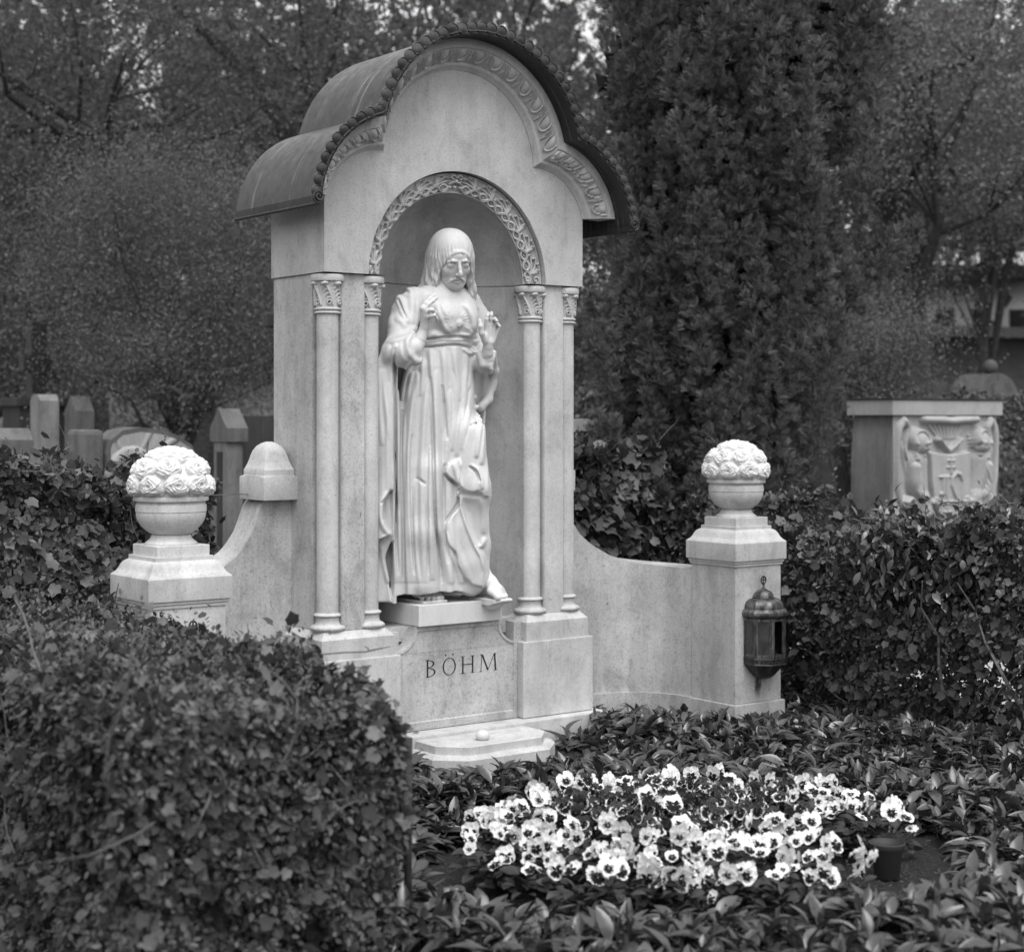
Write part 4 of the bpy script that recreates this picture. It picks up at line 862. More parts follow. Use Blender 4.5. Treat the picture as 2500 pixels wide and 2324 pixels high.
def lh(H):
    A=lambda u,v,y:at(u,v,y)
    H.chain([A(1190,862,-.035),A(1191,846,-.046),A(1193,836,-.050)],[.025,.0205,.022],.006)
    for a,b,r in ((A(1188,836,-.052),A(1188,794,-.062),.0135),(A(1193,836,-.050),A(1197,792,-.058),.0135),(A(1198,834,-.046),A(1206,795,-.050),.0130),(A(1202,832,-.042),A(1214,802,-.042),.0130)): H.cap(a,b,r,.0108,.012)
    H.ell(A(1184,824,-.058),(.014,.013,.024),.010)
    H.chain([A(1188,795,-.063),A(1188,780,-.070),A(1190,771,-.072),A(1192,765,-.070)],[.0100,.0090,.0082,.0072],.003)
    H.chain([A(1197,793,-.059),A(1198,779,-.067),A(1199,770,-.070),A(1200,764,-.068)],[.0102,.0092,.0084,.0072],.003)
    H.chain([A(1206,796,-.051),A(1206,783,-.060),A(1208,779,-.072),A(1213,784,-.080)],[.0098,.0088,.0082,.0068],.003)
    H.chain([A(1214,803,-.043),A(1213,794,-.052),A(1214,791,-.064),A(1220,797,-.072)],[.0092,.0082,.0076,.0062],.003)
    H.chain([A(1184,832,-.056),A(1176,814,-.066),A(1173,797,-.070),A(1171,783,-.066)],[.0145,.0120,.0105,.0085],.006)
hand('left_hand',(.0,-.14,1.70),(.28,.04,1.98),lh)
# ---- feet
def lf(H):
    for k in range(5):
        x=-.064-.0205*k; r=(.0150,.0105,.0100,.0095,.0090)[k]; y=(.062,.052,.056,.066,.080)[k]
        H.chain([(x,y+.05,.690),(x,y+.018,.6835),(x,y,.6765)],[.0145,r*.95,r],.0045); H.ell((x,y-.006,.6765),(r,r*1.1,r*.95),.003)
    H.chain([(-.075,.10,.695),(-.085,.19,.74)],[.024,.034],.02); H.chain([(-.125,.12,.688),(-.095,.2,.72)],[.018,.03],.02)
    H.add(lambda X,Y,Z:np.maximum(np.maximum(np.abs(X+.107)-.062,np.abs(Y-.13)-.098),np.abs(Z-.6625)-.0055),(-.19,.0,.655),(-.02,.25,.67),.002,.01)
F1=hand('foot',(-.20,.0,.655),(-.01,.26,.80),lf)
def rf(H):
    a=np.array([.150,.02,0]); d=np.array([.10,-.995,0])*1.0
    q=np.array([.995,.10,0])
    for k in range(5):
        o=-.032+.0185*k; r=(.0150,.0105,.0100,.0095,.0088)[k]; L=(.112,.116,.106,.094,.080)[k]
        base=a+q*o; H.chain([base+d*(L-.05)+[0,0,.700],base+d*(L-.016)+[0,0,.686],base+d*L+[0,0,.677]],[.0160,r*.95,r],.0045)
    H.chain([a+d*.07+[0,0,.705],a+d*.02+[0,0,.730],a-d*.03+[0,0,.770],a-d*.05+[0,0,.82]],[.026,.032,.034,.034],.02)
    H.chain([a+q*.022+d*.06+[0,0,.695],a-d*.06+[0,0,.70]],[.022,.03],.02)
    def slab(X,Y,Z):
        u=(X-a[0])*d[0]+(Y-a[1])*d[1]; v=(X-a[0])*q[0]+(Y-a[1])*q[1]; wd=np.interp(u,[-.12,.05,.10,.13],[.040,.054,.050,.030]); bot=np.interp(u,[-.2,.02,.07,.135],[.660,.640,.640,.660])
        return np.maximum(np.maximum(np.abs(v-.004)-wd,np.abs(u-.0)-.130),np.maximum(Z-.668,bot-Z))
    H.add(slab,(.06,-.14,.60),(.26,.16,.67),.003,.01)
    H.chain([a+d*.03+[0,0,.640],a+d*.075+[0,0,.645]],[.030,.022],.02)
hand('foot',(.05,-.16,.58),(.27,.16,.86),rf)
# ---- head: built upright facing -y, then turned and bowed
HD=Vol((-.12,-.15,-.16),(.12,.14,.16),.0021)
HD.ell((0,.018,.030),(.076,.092,.098),.0); HD.ell((0,-.030,-.012),(.061,.066,.084),.02); HD.ell((0,-.036,-.062),(.053,.048,.046),.025)
HD.ell((0,-.058,-.088),(.029,.030,.024),.018); HD.ell((0,-.074,.036),(.050,.026,.030),.022)
for s in(-1,1):
    HD.ell((s*.031,-.108,.0030),(.0190,.016,.0120),.010,sub=True); HD.ell((s*.0165,-.110,.0070),(.009,.012,.009),.006,sub=True)
    HD.ell((s*.031,-.0855,.0010),(.0165,.0120,.0115),.006)
    HD.chain([(s*.015,-.1000,.0190),(s*.030,-.0995,.0205),(s*.050,-.0830,.0130)],[.0036,.0040,.0028],.010)
    HD.chain([(s*.017,-.0965,-.0060),(s*.031,-.1000,-.0082),(s*.046,-.0880,-.0045)],[.0009,.0012,.0009],.0015,True)
    HD.ell((s*.040,-.064,-.024),(.020,.022,.020),.022)
    HD.ell((s*.0100,-.1080,-.0365),(.0068,.0090,.0058),.004); HD.ell((s*.0065,-.1110,-.0430),(.0032,.0045,.0028),.002,sub=True)
    HD.chain([(s*.004,-.1050,-.0525),(s*.016,-.1010,-.0560),(s*.028,-.0900,-.0660),(s*.034,-.0800,-.0760)],[.0026,.0034,.0030,.0020],.008)
HD.chain([(0,-.0960,.016),(0,-.1075,-.008),(0,-.1200,-.029),(0,-.1210,-.0355)],[.0072,.0074,.0084,.0096],.006)
HD.chain([(-.014,-.0965,-.0625),(0,-.1010,-.0610),(.014,-.0965,-.0625)],[.0018,.0030,.0018],.003)
HD.chain([(-.013,-.0945,-.0715),(0,-.1000,-.0725),(.013,-.0945,-.0715)],[.0022,.0042,.0022],.004)
HD.chain([(-.018,-.1005,-.0672),(0,-.1075,-.0668),(.018,-.1005,-.0672)],[.0014,.0018,.0014],.001,True)
# short beard over jaw and chin
HD.ell((0,-.038,-.078),(.0545,.052,.038),.010); HD.ell((0,-.058,-.092),(.034,.032,.024),.016)
bz=np.random.default_rng(3)
for k in range(520):
    a=bz.uniform(-1.6,1.6); t=bz.uniform(0,1); x=math.sin(a)*(.0550-.028*t*t); y=-.036-math.cos(a)*(.056-.006*t); z=-.062+.030*abs(math.sin(a))**2-.046*t
    if abs(a)<.45 and t<.45: continue
    if abs(a)<.5: y+=.006; z+=.004
    HD.cap((x,y+.001,z),(x*.97+bz.uniform(-.003,.003),y-.001,z-.008),.0034,.0022,.0016)
hv,hf=HD.mesh(0)
HR=Vol((-.18,-.13,-.24),(.18,.17,.165),.0025)
def cap_(X,Y,Z):
    d=(np.abs(X/.097)**2.2+np.abs((Y-.016)/.109)**2.2+np.abs((Z-.020)/.117)**2.2)**(1/2.2); f=(d-1)*.095
    win=np.sqrt((X/.068)**2+((Z+.045)/.099)**2)-1-.10*np.exp(-(X/.012)**2)*(Z>0); face=np.maximum(win*.06,Y+.020)
    return np.maximum(np.maximum(f,-face),-.03-Z)
HR.add(cap_,(-.11,-.11,-.04),(.11,.14,.16),.004,.01)
def curtain(X,Y,Z):
    w=np.clip((.06-Z)/.26,0,1); ang=np.arctan2(X,-(Y-.018)); L=np.clip(-X/.05,0,1); q_=np.sqrt(np.clip(1-(np.clip(Z-.015,0,1)/.118)**2,.05,1)); rx=(.084*q_)+.004*np.sin(w*3)+(.014+.026*L)*w**2; ry=.096*q_+.006*w
    rho=np.hypot(X/rx,(Y-.018)/ry); th=.016*np.clip(1.25-w*.8,0.3,1)*np.clip((.115-Z)/.09,0,1); F=np.abs(rho-1)*.09-th
    F=F-.0060*np.sin(ang*17+2.8*np.sin(Z*38+np.sign(X)*ang*2.5)+Z*16)*(.05+.95*np.clip(w*1.3-.1,0,1)); a0=.84-.16*np.sin(w*5)*w
    zb=-.185+.02*np.sin(ang*7)-.012*L
    return np.maximum(np.maximum(F,(a0-np.abs(ang))*.085),np.maximum(Z-.112,(zb-Z)))
HR.add(curtain,(-.17,-.12,-.22),(.17,.16,.12),.012,.01)
for s in(-1,1):
    HR.chain([(s*.065*math.sin(.06+w*1.45),-.090+.052*w*w,-.040+.097*math.cos(.06+w*1.45)) for w in np.linspace(0,1,10)],[.0050+.0012*math.sin(q*2.2) for q in range(10)],.012)
for s,sp in((-1,1.0),(1,.45)):
    for j in range(7):
        f=j/6; HR.chain([(s*(.088+.006*f),-.035+.075*f,-.085-.01*f),(s*(.096+.012*f+.008*sp),-.030+.075*f,-.125),(s*(.100+.03*f*sp+.01*sp),-.020+.07*f,-.160-.006*math.sin(j*2)),(s*(.104+.052*f*sp+.012*sp),-.014+.065*f,-.192+.022*f)],[.013,.014,.013,.008],.004)
X,Y,Z=HR.xyz(tuple(slice(None) for _ in range(3))); ang=np.arctan2(X,-(Y-.018))
fine=.0007*np.sin(ang*44+3*np.sin(Z*40+ang*3)+Z*25)*np.clip((.12-Z)/.08,0,1)+.0012*np.sin(ang*27-2.5*np.sin(Z*55+ang*5))*np.clip((.10-Z)/.06,0,1)+np.exp(-(X/.0035)**2)*.0010*(Y<.02)*(Z>.04); HR.F+=fine.astype(np.float32)
rv,rf_=HR.mesh(0)
yaw=R(-15); pit=R(17); rol=R(-3)
Mx=Matrix.Rotation(yaw,3,'Z')@Matrix.Rotation(rol,3,'Y')@Matrix.Rotation(pit,3,'X'); o_=np.array([.002,.072,2.116])
hd=npmesh('head',hv@np.array(Mx).T+o_,hf,M['marble'],ST,True); npmesh('hair',rv@np.array(Mx).T+o_,rf_,M['marble'],hd,True)
#@ ---------------- vegetation tools
def nrm(a): return a/(np.linalg.norm(a,axis=-1,keepdims=True)+1e-9)
def leafset(tV,tF,pos,tip,nor,size,wid=None):
    """instances of a leaf template: x across, y along the tip, z along the normal"""
    pos=np.asarray(pos,float); T=nrm(tip); S=nrm(np.cross(T,nor)); Nn=np.cross(S,T); n=len(pos); size=np.broadcast_to(size,(n,)); wid=size if wid is None else np.broadcast_to(wid,(n,))
    V=pos[:,None]+tV[None,:,0:1]*S[:,None]*wid[:,None,None]+tV[None,:,1:2]*T[:,None]*size[:,None,None]+tV[None,:,2:3]*Nn[:,None]*size[:,None,None]
    k=len(tV); Fs=[(f[None]+ (np.arange(n)*k)[:,None,None]).reshape(-1,f.shape[1]) for f in tF]; return V.reshape(-1,3),Fs
def merge(parts):
    V=[];F={};o=0
    for v,fs in parts:
        V.append(v)
        for f in fs: F.setdefault(f.shape[1],[]).append(f+o)
        o+=len(v)
    return np.concatenate(V),[np.concatenate(x) for x in F.values()]
OVAL=(np.array([(0,0,0),(-.28,.35,.05),(0,.36,-.02),(.28,.35,.05),(-.20,.75,.02),(0,.75,-.05),(.20,.75,.02),(0,1,-.08)]),[np.array([[1,2,5,4],[2,3,6,5]]),np.array([[0,2,1],[0,3,2],[4,5,7],[5,6,7]])])
IVY=(np.array([(0,.02,0),(-.22,-.07,.03),(-.40,.08,.02),(-.41,.30,.03),(-.47,.50,-.02),(-.25,.66,.02),(0,1,-.06),(.25,.66,.02),(.47,.50,-.02),(.41,.30,.03),(.40,.08,.02),(.22,-.07,.03),(0,.35,-.04)]),[np.array([[12,i,i+1] for i in range(1,11)]+[[12,11,0],[12,0,1]])])
CARD=(np.array([(-.36,.35,.05),(0,0,0),(.36,.35,.05),(0,1,-.1)]),[np.array([[0,1,2,3]])])
def longleaf(bend=.35,fold=.10):
    V=[];w=[.03,.20,.29,.27,.17,.02]
    for i,t in enumerate(np.linspace(0,1,6)):
        z=-bend*t*t; V+=[(-w[i],t*(1-.12*t),z+fold*w[i]*2),(0,t*(1-.12*t),z-.01),(w[i],t*(1-.12*t),z+fold*w[i]*2)]
    return np.array(V),[np.array([[3*i+j,3*i+j+1,3*i+3+j+1,3*i+3+j] for i in range(5) for j in(0,1)])]
def sph(n,r): 
    v=nrm(r.normal(size=(n,3))); return v
M['privet']=leafmat('hedge_leaf',.05,.14,.42,.45,.25); M['ivy']=leafmat('ivy_leaf',.045,.11,.42,.5,.2); M['cover']=leafmat('ground_cover_leaf',.035,.105,.24,.75,.15)
M['needle_shade']=leafmat('yew_inner_shade',.010,.022,.7,.2,0); M['needle']=leafmat('yew_needle',.080,.165,.5,.4,.1); M['far']=leafmat('far_leaf',.07,.135,.6,.3,.4); M['pale']=leafmat('pale_leaf',.13,.19,.6,.3,.35); M['mid']=leafmat('mid_leaf',.12,.20,.6,.3,.35)  # first one paints the crown's inner shade as near-black leaf colour
M['dead']=plain('inner_twigs',.03,.9,nz=.5,sc=40)
def lumps(P,amp,sc,seed):
    return amp*(np.sin(P[:,0]*sc+seed)+np.sin(P[:,1]*sc*1.3+seed*2+P[:,2]*sc)+np.sin(P[:,2]*sc*1.7+seed*3+P[:,0]*2))/3
def hedge(name,label,lo,hi,n,leafs,seed,top=1,faces='tfrlb',twigs=60,group=None,toplump=.05,hfun=None,warp=None):
    """leafs: list of (template, material, share, size lo, size hi, where)"""
    r=np.random.default_rng(seed); lo=np.array(lo);hi=np.array(hi); d=hi-lo
    area={'t':d[0]*d[1],'f':d[0]*d[2],'b':d[0]*d[2],'l':d[1]*d[2],'r':d[1]*d[2]}; fs=list(faces); w=np.array([area[f] for f in fs]); w/=w.sum()
    H=thing(name,label,'hedge',tuple((lo+hi)/2*[1,1,0]),group)
    out={'t':(0,0,1),'f':(0,-1,0),'b':(0,1,0),'l':(-1,0,0),'r':(1,0,0)}
    def pts(m,depth):
        c=r.choice(len(fs),m,p=w); P=lo+r.random((m,3))*d; O=np.array([out[f] for f in fs],float)[c]
        dp=np.abs(r.normal(0,depth,m))
        for i,f in enumerate(fs):
            k=c==i
            if f=='t':P[k,2]=hi[2]-dp[k]
            if f=='f':P[k,1]=lo[1]+dp[k]
            if f=='b':P[k,1]=hi[1]-dp[k]
            if f=='l':P[k,0]=lo[0]+dp[k]
            if f=='r':P[k,0]=hi[0]-dp[k]
        P=P+O*(lumps(P,toplump,5.5,seed)+np.where(r.random(m)<.35,r.exponential(.018,m),0))[:,None]; 
        # round the top edges
        e=np.minimum(np.minimum(P[:,0]-lo[0],hi[0]-P[:,0]),np.minimum(P[:,1]-lo[1],hi[1]-P[:,1])); tz=np.clip((P[:,2]-(hi[2]-.12))/.12,0,1); P[:,2]-=tz*np.clip(.05-e,0,.05)*.3
        ns=np.sin(P[:,0]*23+seed)+np.sin(P[:,1]*21+P[:,2]*9)+np.sin(P[:,2]*27+P[:,0]*11+seed); P-=O*(np.clip(-ns-.6,0,2)*.055)[:,None]
        if hfun is not None: P[:,2]*=hfun(P[:,0],P[:,1])
        if warp is not None: P[:,0]+=warp(P)
        return P,O
    SP,SO=pts(max(6,twigs//3),.02); shoots=[]; lp=[];lt=[]
    for q,o in zip(SP,SO):
        dr=o*r.uniform(.3,1)+np.array([0,0,r.uniform(.3,1.1)])+r.normal(0,.3,3); dr/=np.linalg.norm(dr); L=r.uniform(.05,.13)*(1.2 if o[2]>.5 else .7)*(.45 if o[0]>.5 or (-2.4<q[0]<-1.4 and q[1]<-1.0) else 1); c=[q-dr*.05]
        for i in range(5): dr=dr+r.normal(0,.16,3); dr/=np.linalg.norm(dr); c.append(c[-1]+dr*(L+.05)/5)
        shoots.append(c)
        for i in range(11):
            fw=.25+.75*i/10; k=min(4,int(fw*5)); pz=c[k]+(c[k+1]-c[k])*(fw*5-k); lp.append(pz); lt.append(dr*.6+r.normal(0,.8,3))
    lp=np.array(lp);lt=np.array(lt); mats={leafs[0][1]:[leafset(OVAL[0],OVAL[1],lp,lt,r.normal(size=lt.shape)+[0,0,.8],r.uniform(.014,.030,len(lp)))]}
    for (tp,mat,share,s0,s1,depth) in leafs:
        m=int(n*share); P,O=pts(m,depth); up=np.array([0,0,1.]); tip=O*.5+sph(m,r)*.8+np.where(O[:,2:3]>.5,.25,-.45)*up; nor=O*.9+up*.35+sph(m,r)*.6
        mats.setdefault(mat,[]).append(leafset(tp[0],tp[1],P,tip,nor,r.uniform(s0,s1,m)))
    for mat,pl in mats.items():
        v,f=merge(pl); npmesh('foliage',v,f,M[mat],H,True)
    bm=bmesh.new(); P,O=pts(twigs//2,.10)
    for c in shoots: tube(bm,[Vector(q) for q in c],[.0026,.0024,.002,.0017,.0014,.0009],4)
    for p,o in zip(P,O):
        q=p-o*.16; dr=Vector(o)*r.uniform(.03,.085)+Vector(r.normal(0,.035,3)); L=[Vector(q)]
        for k in range(3): L.append(L[-1]+dr*.9+Vector(r.normal(0,.022,3)))
        tube(bm,L,[.0032,.0026,.002,.0010],4)
    for k in range(twigs//7):
        P,O=pts(1,.01); q=P[0]; L=[Vector(q)]; g=r.normal(0,1,3); g-=O[0]*g.dot(O[0]); g/=np.linalg.norm(g)
        for i in range(6): g=g+r.normal(0,.35,3); g-=O[0]*g.dot(O[0])*.9; g/=np.linalg.norm(g); L.append(L[-1]+Vector(g)*.06)
        tube(bm,L,[.0028]*6+[.0012],4)
    for k in range(max(4,twigs//8)):
        p=lo+r.random(3)*d*[.7,.8,.2]+d*[.15,.1,0]; p[0]+=0 if warp is None else warp(p[None])[0]; L=[Vector((p[0],p[1],0))]
        for q in range(6): L.append(L[-1]+Vector((r.normal(0,.05),r.normal(0,.05),d[2]/7.5)))
        tube(bm,L,[.014,.012,.010,.008,.006,.004,.003],5)
    bmobj('branches',bm,M['twig'],H); return H
#@ yew with upright plumes
def yew(name,label,base,plumes,seed,trunk,core):
    r=np.random.default_rng(seed); T=thing(name,label,'tree',tuple(base)); V=[];F=[]
    for i in range(6):           # short shoot with needles on both sides
        y=.12+.80*i/5; L=.34*(1-.3*i/5)
        for s in(-1,1,0):
            if s==0 and i%2: continue
            a=len(V); bx,bz=(s*.85*L,.22*L) if s else (.1*L,.8*L); V+=[(-.010,y-.03,0),(.010,y+.03,0),(bx*.7+.012,y+L*.52,bz*.7),(bx,y+L*.6,bz)]; F.append([a,a+1,a+2,a+3])
    a=len(V); V+=[(-.014,0,0),(.014,0,0),(.008,1,0),(-.008,1,0)]; F.append([a,a+1,a+2,a+3]); tp=(np.array(V),[np.array(F)]); P=[];D=[];S=[]; bm=bmesh.new()
    for (b,t,rad,n) in plumes:
        b=np.array(b);t=np.array(t); ax=nrm(t-b); s_=nrm(np.cross(ax,[0,1,.1])); q_=np.cross(ax,s_); bend=r.normal(0,.05,3); m=int(n*1.25); u=r.random(m)**.85; an=r.uniform(0,2*PI,m); o=np.cos(an)[:,None]*s_+np.sin(an)[:,None]*q_
        pr=np.minimum(1,(1.03-u)*3.2)**.6*(.75+.25*np.sin(u*14+n)); c=b+(t-b)*u[:,None]+bend*np.sin(u*PI)[:,None]+o*(rad*pr*r.uniform(.45,1.0,m))[:,None]; d=nrm(o*(.9-.3*u)[:,None]+ax*(.55+.5*u)[:,None]); k=9
        c=np.repeat(c,k,0); d0=np.repeat(d,k,0); P.append(c+r.normal(0,.006,c.shape)); D.append(nrm(d0+sph(len(d0),r)*.80)); S.append(r.uniform(.028,.052,len(d0)))
    P=np.concatenate(P);D=np.concatenate(D);S=np.concatenate(S); v,f=leafset(tp[0],tp[1],P,D,sph(len(P),r)+[0,0,.7],S); cr=npmesh('crown',v,f,M['needle'],T)
    for (b,t) in core[1]: tube(bm,[Vector(base),Vector((Vector(base)+Vector(b))/2)+Vector((0,0,.15)),Vector(b),Vector(t)],[trunk,trunk*.7,trunk*.45,trunk*.15],7)
    bmobj('trunk',bm,M['bark'],T); C=core[0]; v,f=leafset(*CARD,C,sph(len(C),r)+[0,0,.8],sph(len(C),r),r.uniform(.07,.15,len(C))); npmesh('inner_shade_cards',v,f,M['needle_shade'],T); print('yew sprays',len(P)); return T  # near-black cards fill the crown; its inner shade is put into their colour
def tree(name,label,cat,base,h,crown_c,crown_r,nleaf,leaf,mat,seed,trunk_r,limbs=9,group=None,clump=26,lean=(0,0),hole=0,tmat='bark'):
    r=np.random.default_rng(seed); T=thing(name,label,cat,tuple(base),group); base=np.array(base,float); cc=np.array(crown_c,float); cr=np.array(crown_r,float)
    bm=bmesh.new(); top=np.array([base[0]+lean[0],base[1]+lean[1],h*.72+base[2]]); trunk=[Vector(base+(top-base)*t+np.array([math.sin(t*5+seed)*.10,math.cos(t*4+seed)*.10,0])*trunk_r*4) for t in np.linspace(0,1,7)]
    tube(bm,trunk,[trunk_r*(1.15-.75*t) for t in np.linspace(0,1,7)],8); ends=[]
    # clump centres spread through the crown, limbs reach to them
    C=cc+nrm(r.normal(size=(clump,3)))*cr*(r.uniform(.30,1,(clump,1))**.6)
    for k in range(clump):
        e=C[k]; t0=r.uniform(.35,.95); s=np.array(trunk[int(t0*6)]); 
        if k<limbs*2: 
            m1=s+(e-s)*.35+np.array([0,0,.08*np.linalg.norm(e-s)])+r.normal(0,.08,3); m2=s+(e-s)*.7+r.normal(0,.12,3); rr=trunk_r*(.42 if k<limbs else .22); tube(bm,[s,m1,m2,e],[rr,rr*.7,rr*.4,rr*.12],6)
            for q in range(3):
                e2=e+r.normal(0,.5,3)*cr*.35; tube(bm,[m2,(m2+e2)/2+r.normal(0,.05,3),e2],[rr*.25,rr*.15,rr*.05],4)
    bmobj('trunk',bm,M[tmat],T)
    if mat=='pale':
        k=r.integers(0,clump,nleaf); sc=cr.mean()*r.uniform(.22,.42,clump); P=C[k]+r.normal(size=(nleaf,3))*(sc[k]*.85)[:,None]*np.array([1.15,1.15,.7])
    else:
        ns=clump*7; kk=r.integers(0,clump,ns); sub=C[kk]+r.normal(size=(ns,3))*cr.mean()*.17*np.array([1.2,1.2,.8]); sr=r.uniform(.10,.26,ns)*(cr.mean()/2.4+.3); j=r.integers(0,ns,nleaf); P=sub[j]+r.normal(size=(nleaf,3))*sr[j][:,None]*np.array([1.25,1.25,.5])
    P=P[(P[:,2]>.05)&((P[:,2]<6)|(r.random(nleaf)<.8))]; m=len(P); v,f=leafset(*leaf,P,sph(m,r)+[0,0,-.3],sph(m,r)*.8+[0,0,.7],r.uniform(.6,1.25,m)*crown_leaf(mat)); npmesh('crown',v,f,M[mat],T); return T
def crown_leaf(mat): return {'far':.050,'pale':.026,'mid':.044}.get(mat,.06)
#@ ---------------- hedges around the plot

def leftH(x,y): return 1+.03*np.sin(y*3.1)+.03*np.sin(x*9+y*5)
hedge('clipped_hedge','big ivy-grown hedge in the left foreground hiding the foot of the left end pillar',(-2.34,-2.26,0),(-1.55,.02,.75),125000,
 [(OVAL,'privet',.76,.011,.026,.045),(OVAL,'privet',.14,.016,.032,.15),(IVY,'ivy',.07,.024,.046,.03),(IVY,'ivy',.02,.03,.05,.12)],21,faces='tfrl',twigs=230,hfun=leftH,toplump=.035,warp=lambda P:-.205*np.clip((-.5-P[:,1])/1.7,0,1))
hedge('clipped_hedge','tall ivy-covered hedge behind the left end pillar and its urn',(-3.9,.60,0),(-.82,1.30,1.27),50000,
 [(OVAL,'privet',.70,.020,.036,.07),(IVY,'ivy',.20,.035,.062,.06),(IVY,'ivy',.05,.04,.06,.2)],22,faces='tfrl',twigs=240,toplump=.09,hfun=lambda x,y:1-.06*np.clip((x+1.6)/.6,0,1)+.04*np.sin(x*6)+.03*np.sin(x*17))
hedge('clipped_hedge','low ivy hedge joining the foreground hedge to the tall one at the left edge',(-4.2,-.1,0),(-2.1,.62,.82),26000,
 [(OVAL,'privet',.75,.020,.034,.07),(IVY,'ivy',.2,.035,.06,.05)],23,faces='tfrl',twigs=160,toplump=.08)
hedge('clipped_hedge','dark ivy hedge behind the curved right wall below the yew',(.55,.75,0),(1.95,1.25,1.30),14000,
 [(OVAL,'privet',.35,.022,.038,.07),(IVY,'ivy',.55,.05,.085,.05)],24,faces='tfl',twigs=90,toplump=.07)
hedge('clipped_hedge','overgrown privet hedge to the right of the lantern pillar',(1.80,-2.6,0),(2.55,.85,.92),72000,
 [(OVAL,'privet',.82,.015,.036,.08),(IVY,'ivy',.14,.032,.060,.06)],25,faces='tfl',twigs=330,toplump=.07,hfun=lambda x,y:1+.08*np.sin(y*4)+.06*np.sin(y*11+x*5))
hedge('clipped_hedge','dense hedge row in front of the angel relief stone',(3.0,.55,0),(7.2,1.25,.74),30000,
 [(OVAL,'privet',.8,.028,.050,.09)],26,faces='tfl',twigs=60,toplump=.08)
hedge('clipped_hedge','dark clipped hedge between the yew and the angel relief stone',(3.6,3.0,0),(5.3,3.9,1.62),16000,
 [(OVAL,'privet',.9,.035,.06,.10)],27,faces='tfl',twigs=30,toplump=.10)
hedge('clipped_hedge','clipped hedge behind the angel relief stone at the right edge',(6.3,2.6,0),(10.5,3.5,1.58),22000,
 [(OVAL,'privet',.9,.035,.06,.10)],28,faces='tfl',twigs=30,toplump=.10)
# shrub with a bent trunk standing in the right hedge
def shrub():
    r=np.random.default_rng(5); T=thing('trained_shrub','small broadleaf shrub with a crooked dark trunk rising through the right hedge','shrub',(1.93,-.85,0)); bm=bmesh.new()
    P=[(1.80,-.88,0),(1.86,-.90,.16),(1.96,-.92,.30),(2.03,-.90,.46),(2.10,-.88,.62),(2.12,-.86,.80)]; tube(bm,P,[.034,.030,.027,.024,.020,.016],8)
    C=[]
    for k in range(26):
        a=r.uniform(0,2*PI); e=np.array([2.10+.42*math.cos(a)*r.uniform(.3,1),-.88+.42*math.sin(a)*r.uniform(.3,1),.83+r.uniform(-.18,.14)]); C.append(e); s=np.array(P[r.integers(3,6)]); tube(bm,[s,(s+e)/2+r.normal(0,.03,3),e],[.010,.007,.003],5)
    bmobj('trunk',bm,M['bark'],T); C=np.array(C); n=3600; k=r.integers(0,26,n); Q=C[k]+r.normal(0,.085,(n,3))*[1,1,.7]; v,f=leafset(*longleaf(.25,.06),Q,sph(n,r)+[0,0,-.5],sph(n,r)*.5+[0,0,1],r.uniform(.045,.080,n),r.uniform(.036,.06,n)); npmesh('crown',v,f,M['cover'],T,True)
shrub()
# yew: crown outline seen from the front, filled with upright plumes
YL=([-300,200,400,600,800,1000,1200,1370],[1440,1440,1462,1480,1446,1452,1500,1560]); YR=([-300,100,275,450,600,800,1000,1200,1370],[2260,2225,2130,2098,2080,2050,1990,1895,1780])
def yew_plumes():
    r=np.random.default_rng(77); pl=[]; core=[]
    def add(u,v,dep,L,rad,lean,n): 
        t=atd(u,v,dep); c=(np.interp(v,*YL)+np.interp(v,*YR))/2; x=(u-c)/400; b=t-np.array([x*.22*L+lean,0.05*L,L]); pl.append((b,t,rad,n))
    for layer,(d0,cnt,n) in enumerate(((8.85,62,82),(9.15,78,70),(9.6,60,55))):
        for k in range(cnt):
            v=-330+ (1560*((k+.5)/cnt))+r.uniform(-40,40); a,b=np.interp(v,*YL),np.interp(v,*YR); w=(k*.618034+layer*.37)%1; u=a+(b-a)*(.03+.94*w)+r.normal(0,12); e=abs(2*(u-a)/(b-a)-1); add(u,v,d0+.45*e*e+r.uniform(-.12,.12),r.uniform(.55,.95),r.uniform(.085,.135)*(1.1 if v<500 else 1),r.normal(0,.03),n)
    for (u,v,dep,L,lean) in ((2190,560,9.4,.42,.30),(2140,610,9.4,.40,.24),(2100,520,9.4,.55,.14),(2240,545,9.4,.30,.24),(2060,650,9.3,.5,.12),(1452,720,8.9,.4,-.05),(1450,1010,8.8,.35,-.06),(1446,800,8.9,.4,-.06)): add(u,v,dep,L,.085,lean,60)
    for k in range(11000):
        v=r.uniform(-400,1380); a,b=np.interp(v,*YL)+70+25*math.sin(v*.02),np.interp(v,*YR)-75-30*math.sin(v*.017); e=r.uniform(-1,1); core.append(atd((a+b)/2+(b-a)/2*e,v,9.35+.35*e*e+r.uniform(0,.5)))
    st=[(atd(u0,1150,9.5),atd(u1,-200,9.8)) for u0,u1 in((1600,1500),(1680,1680),(1740,1900),(1790,2080))]
    return pl,(np.array(core),st)
_pl,_core=yew_plumes()
yew('yew_tree','tall dark upright yew with many needle plumes behind the right side of the monument',(2.45,1.45,0),_pl,31,.07,_core)
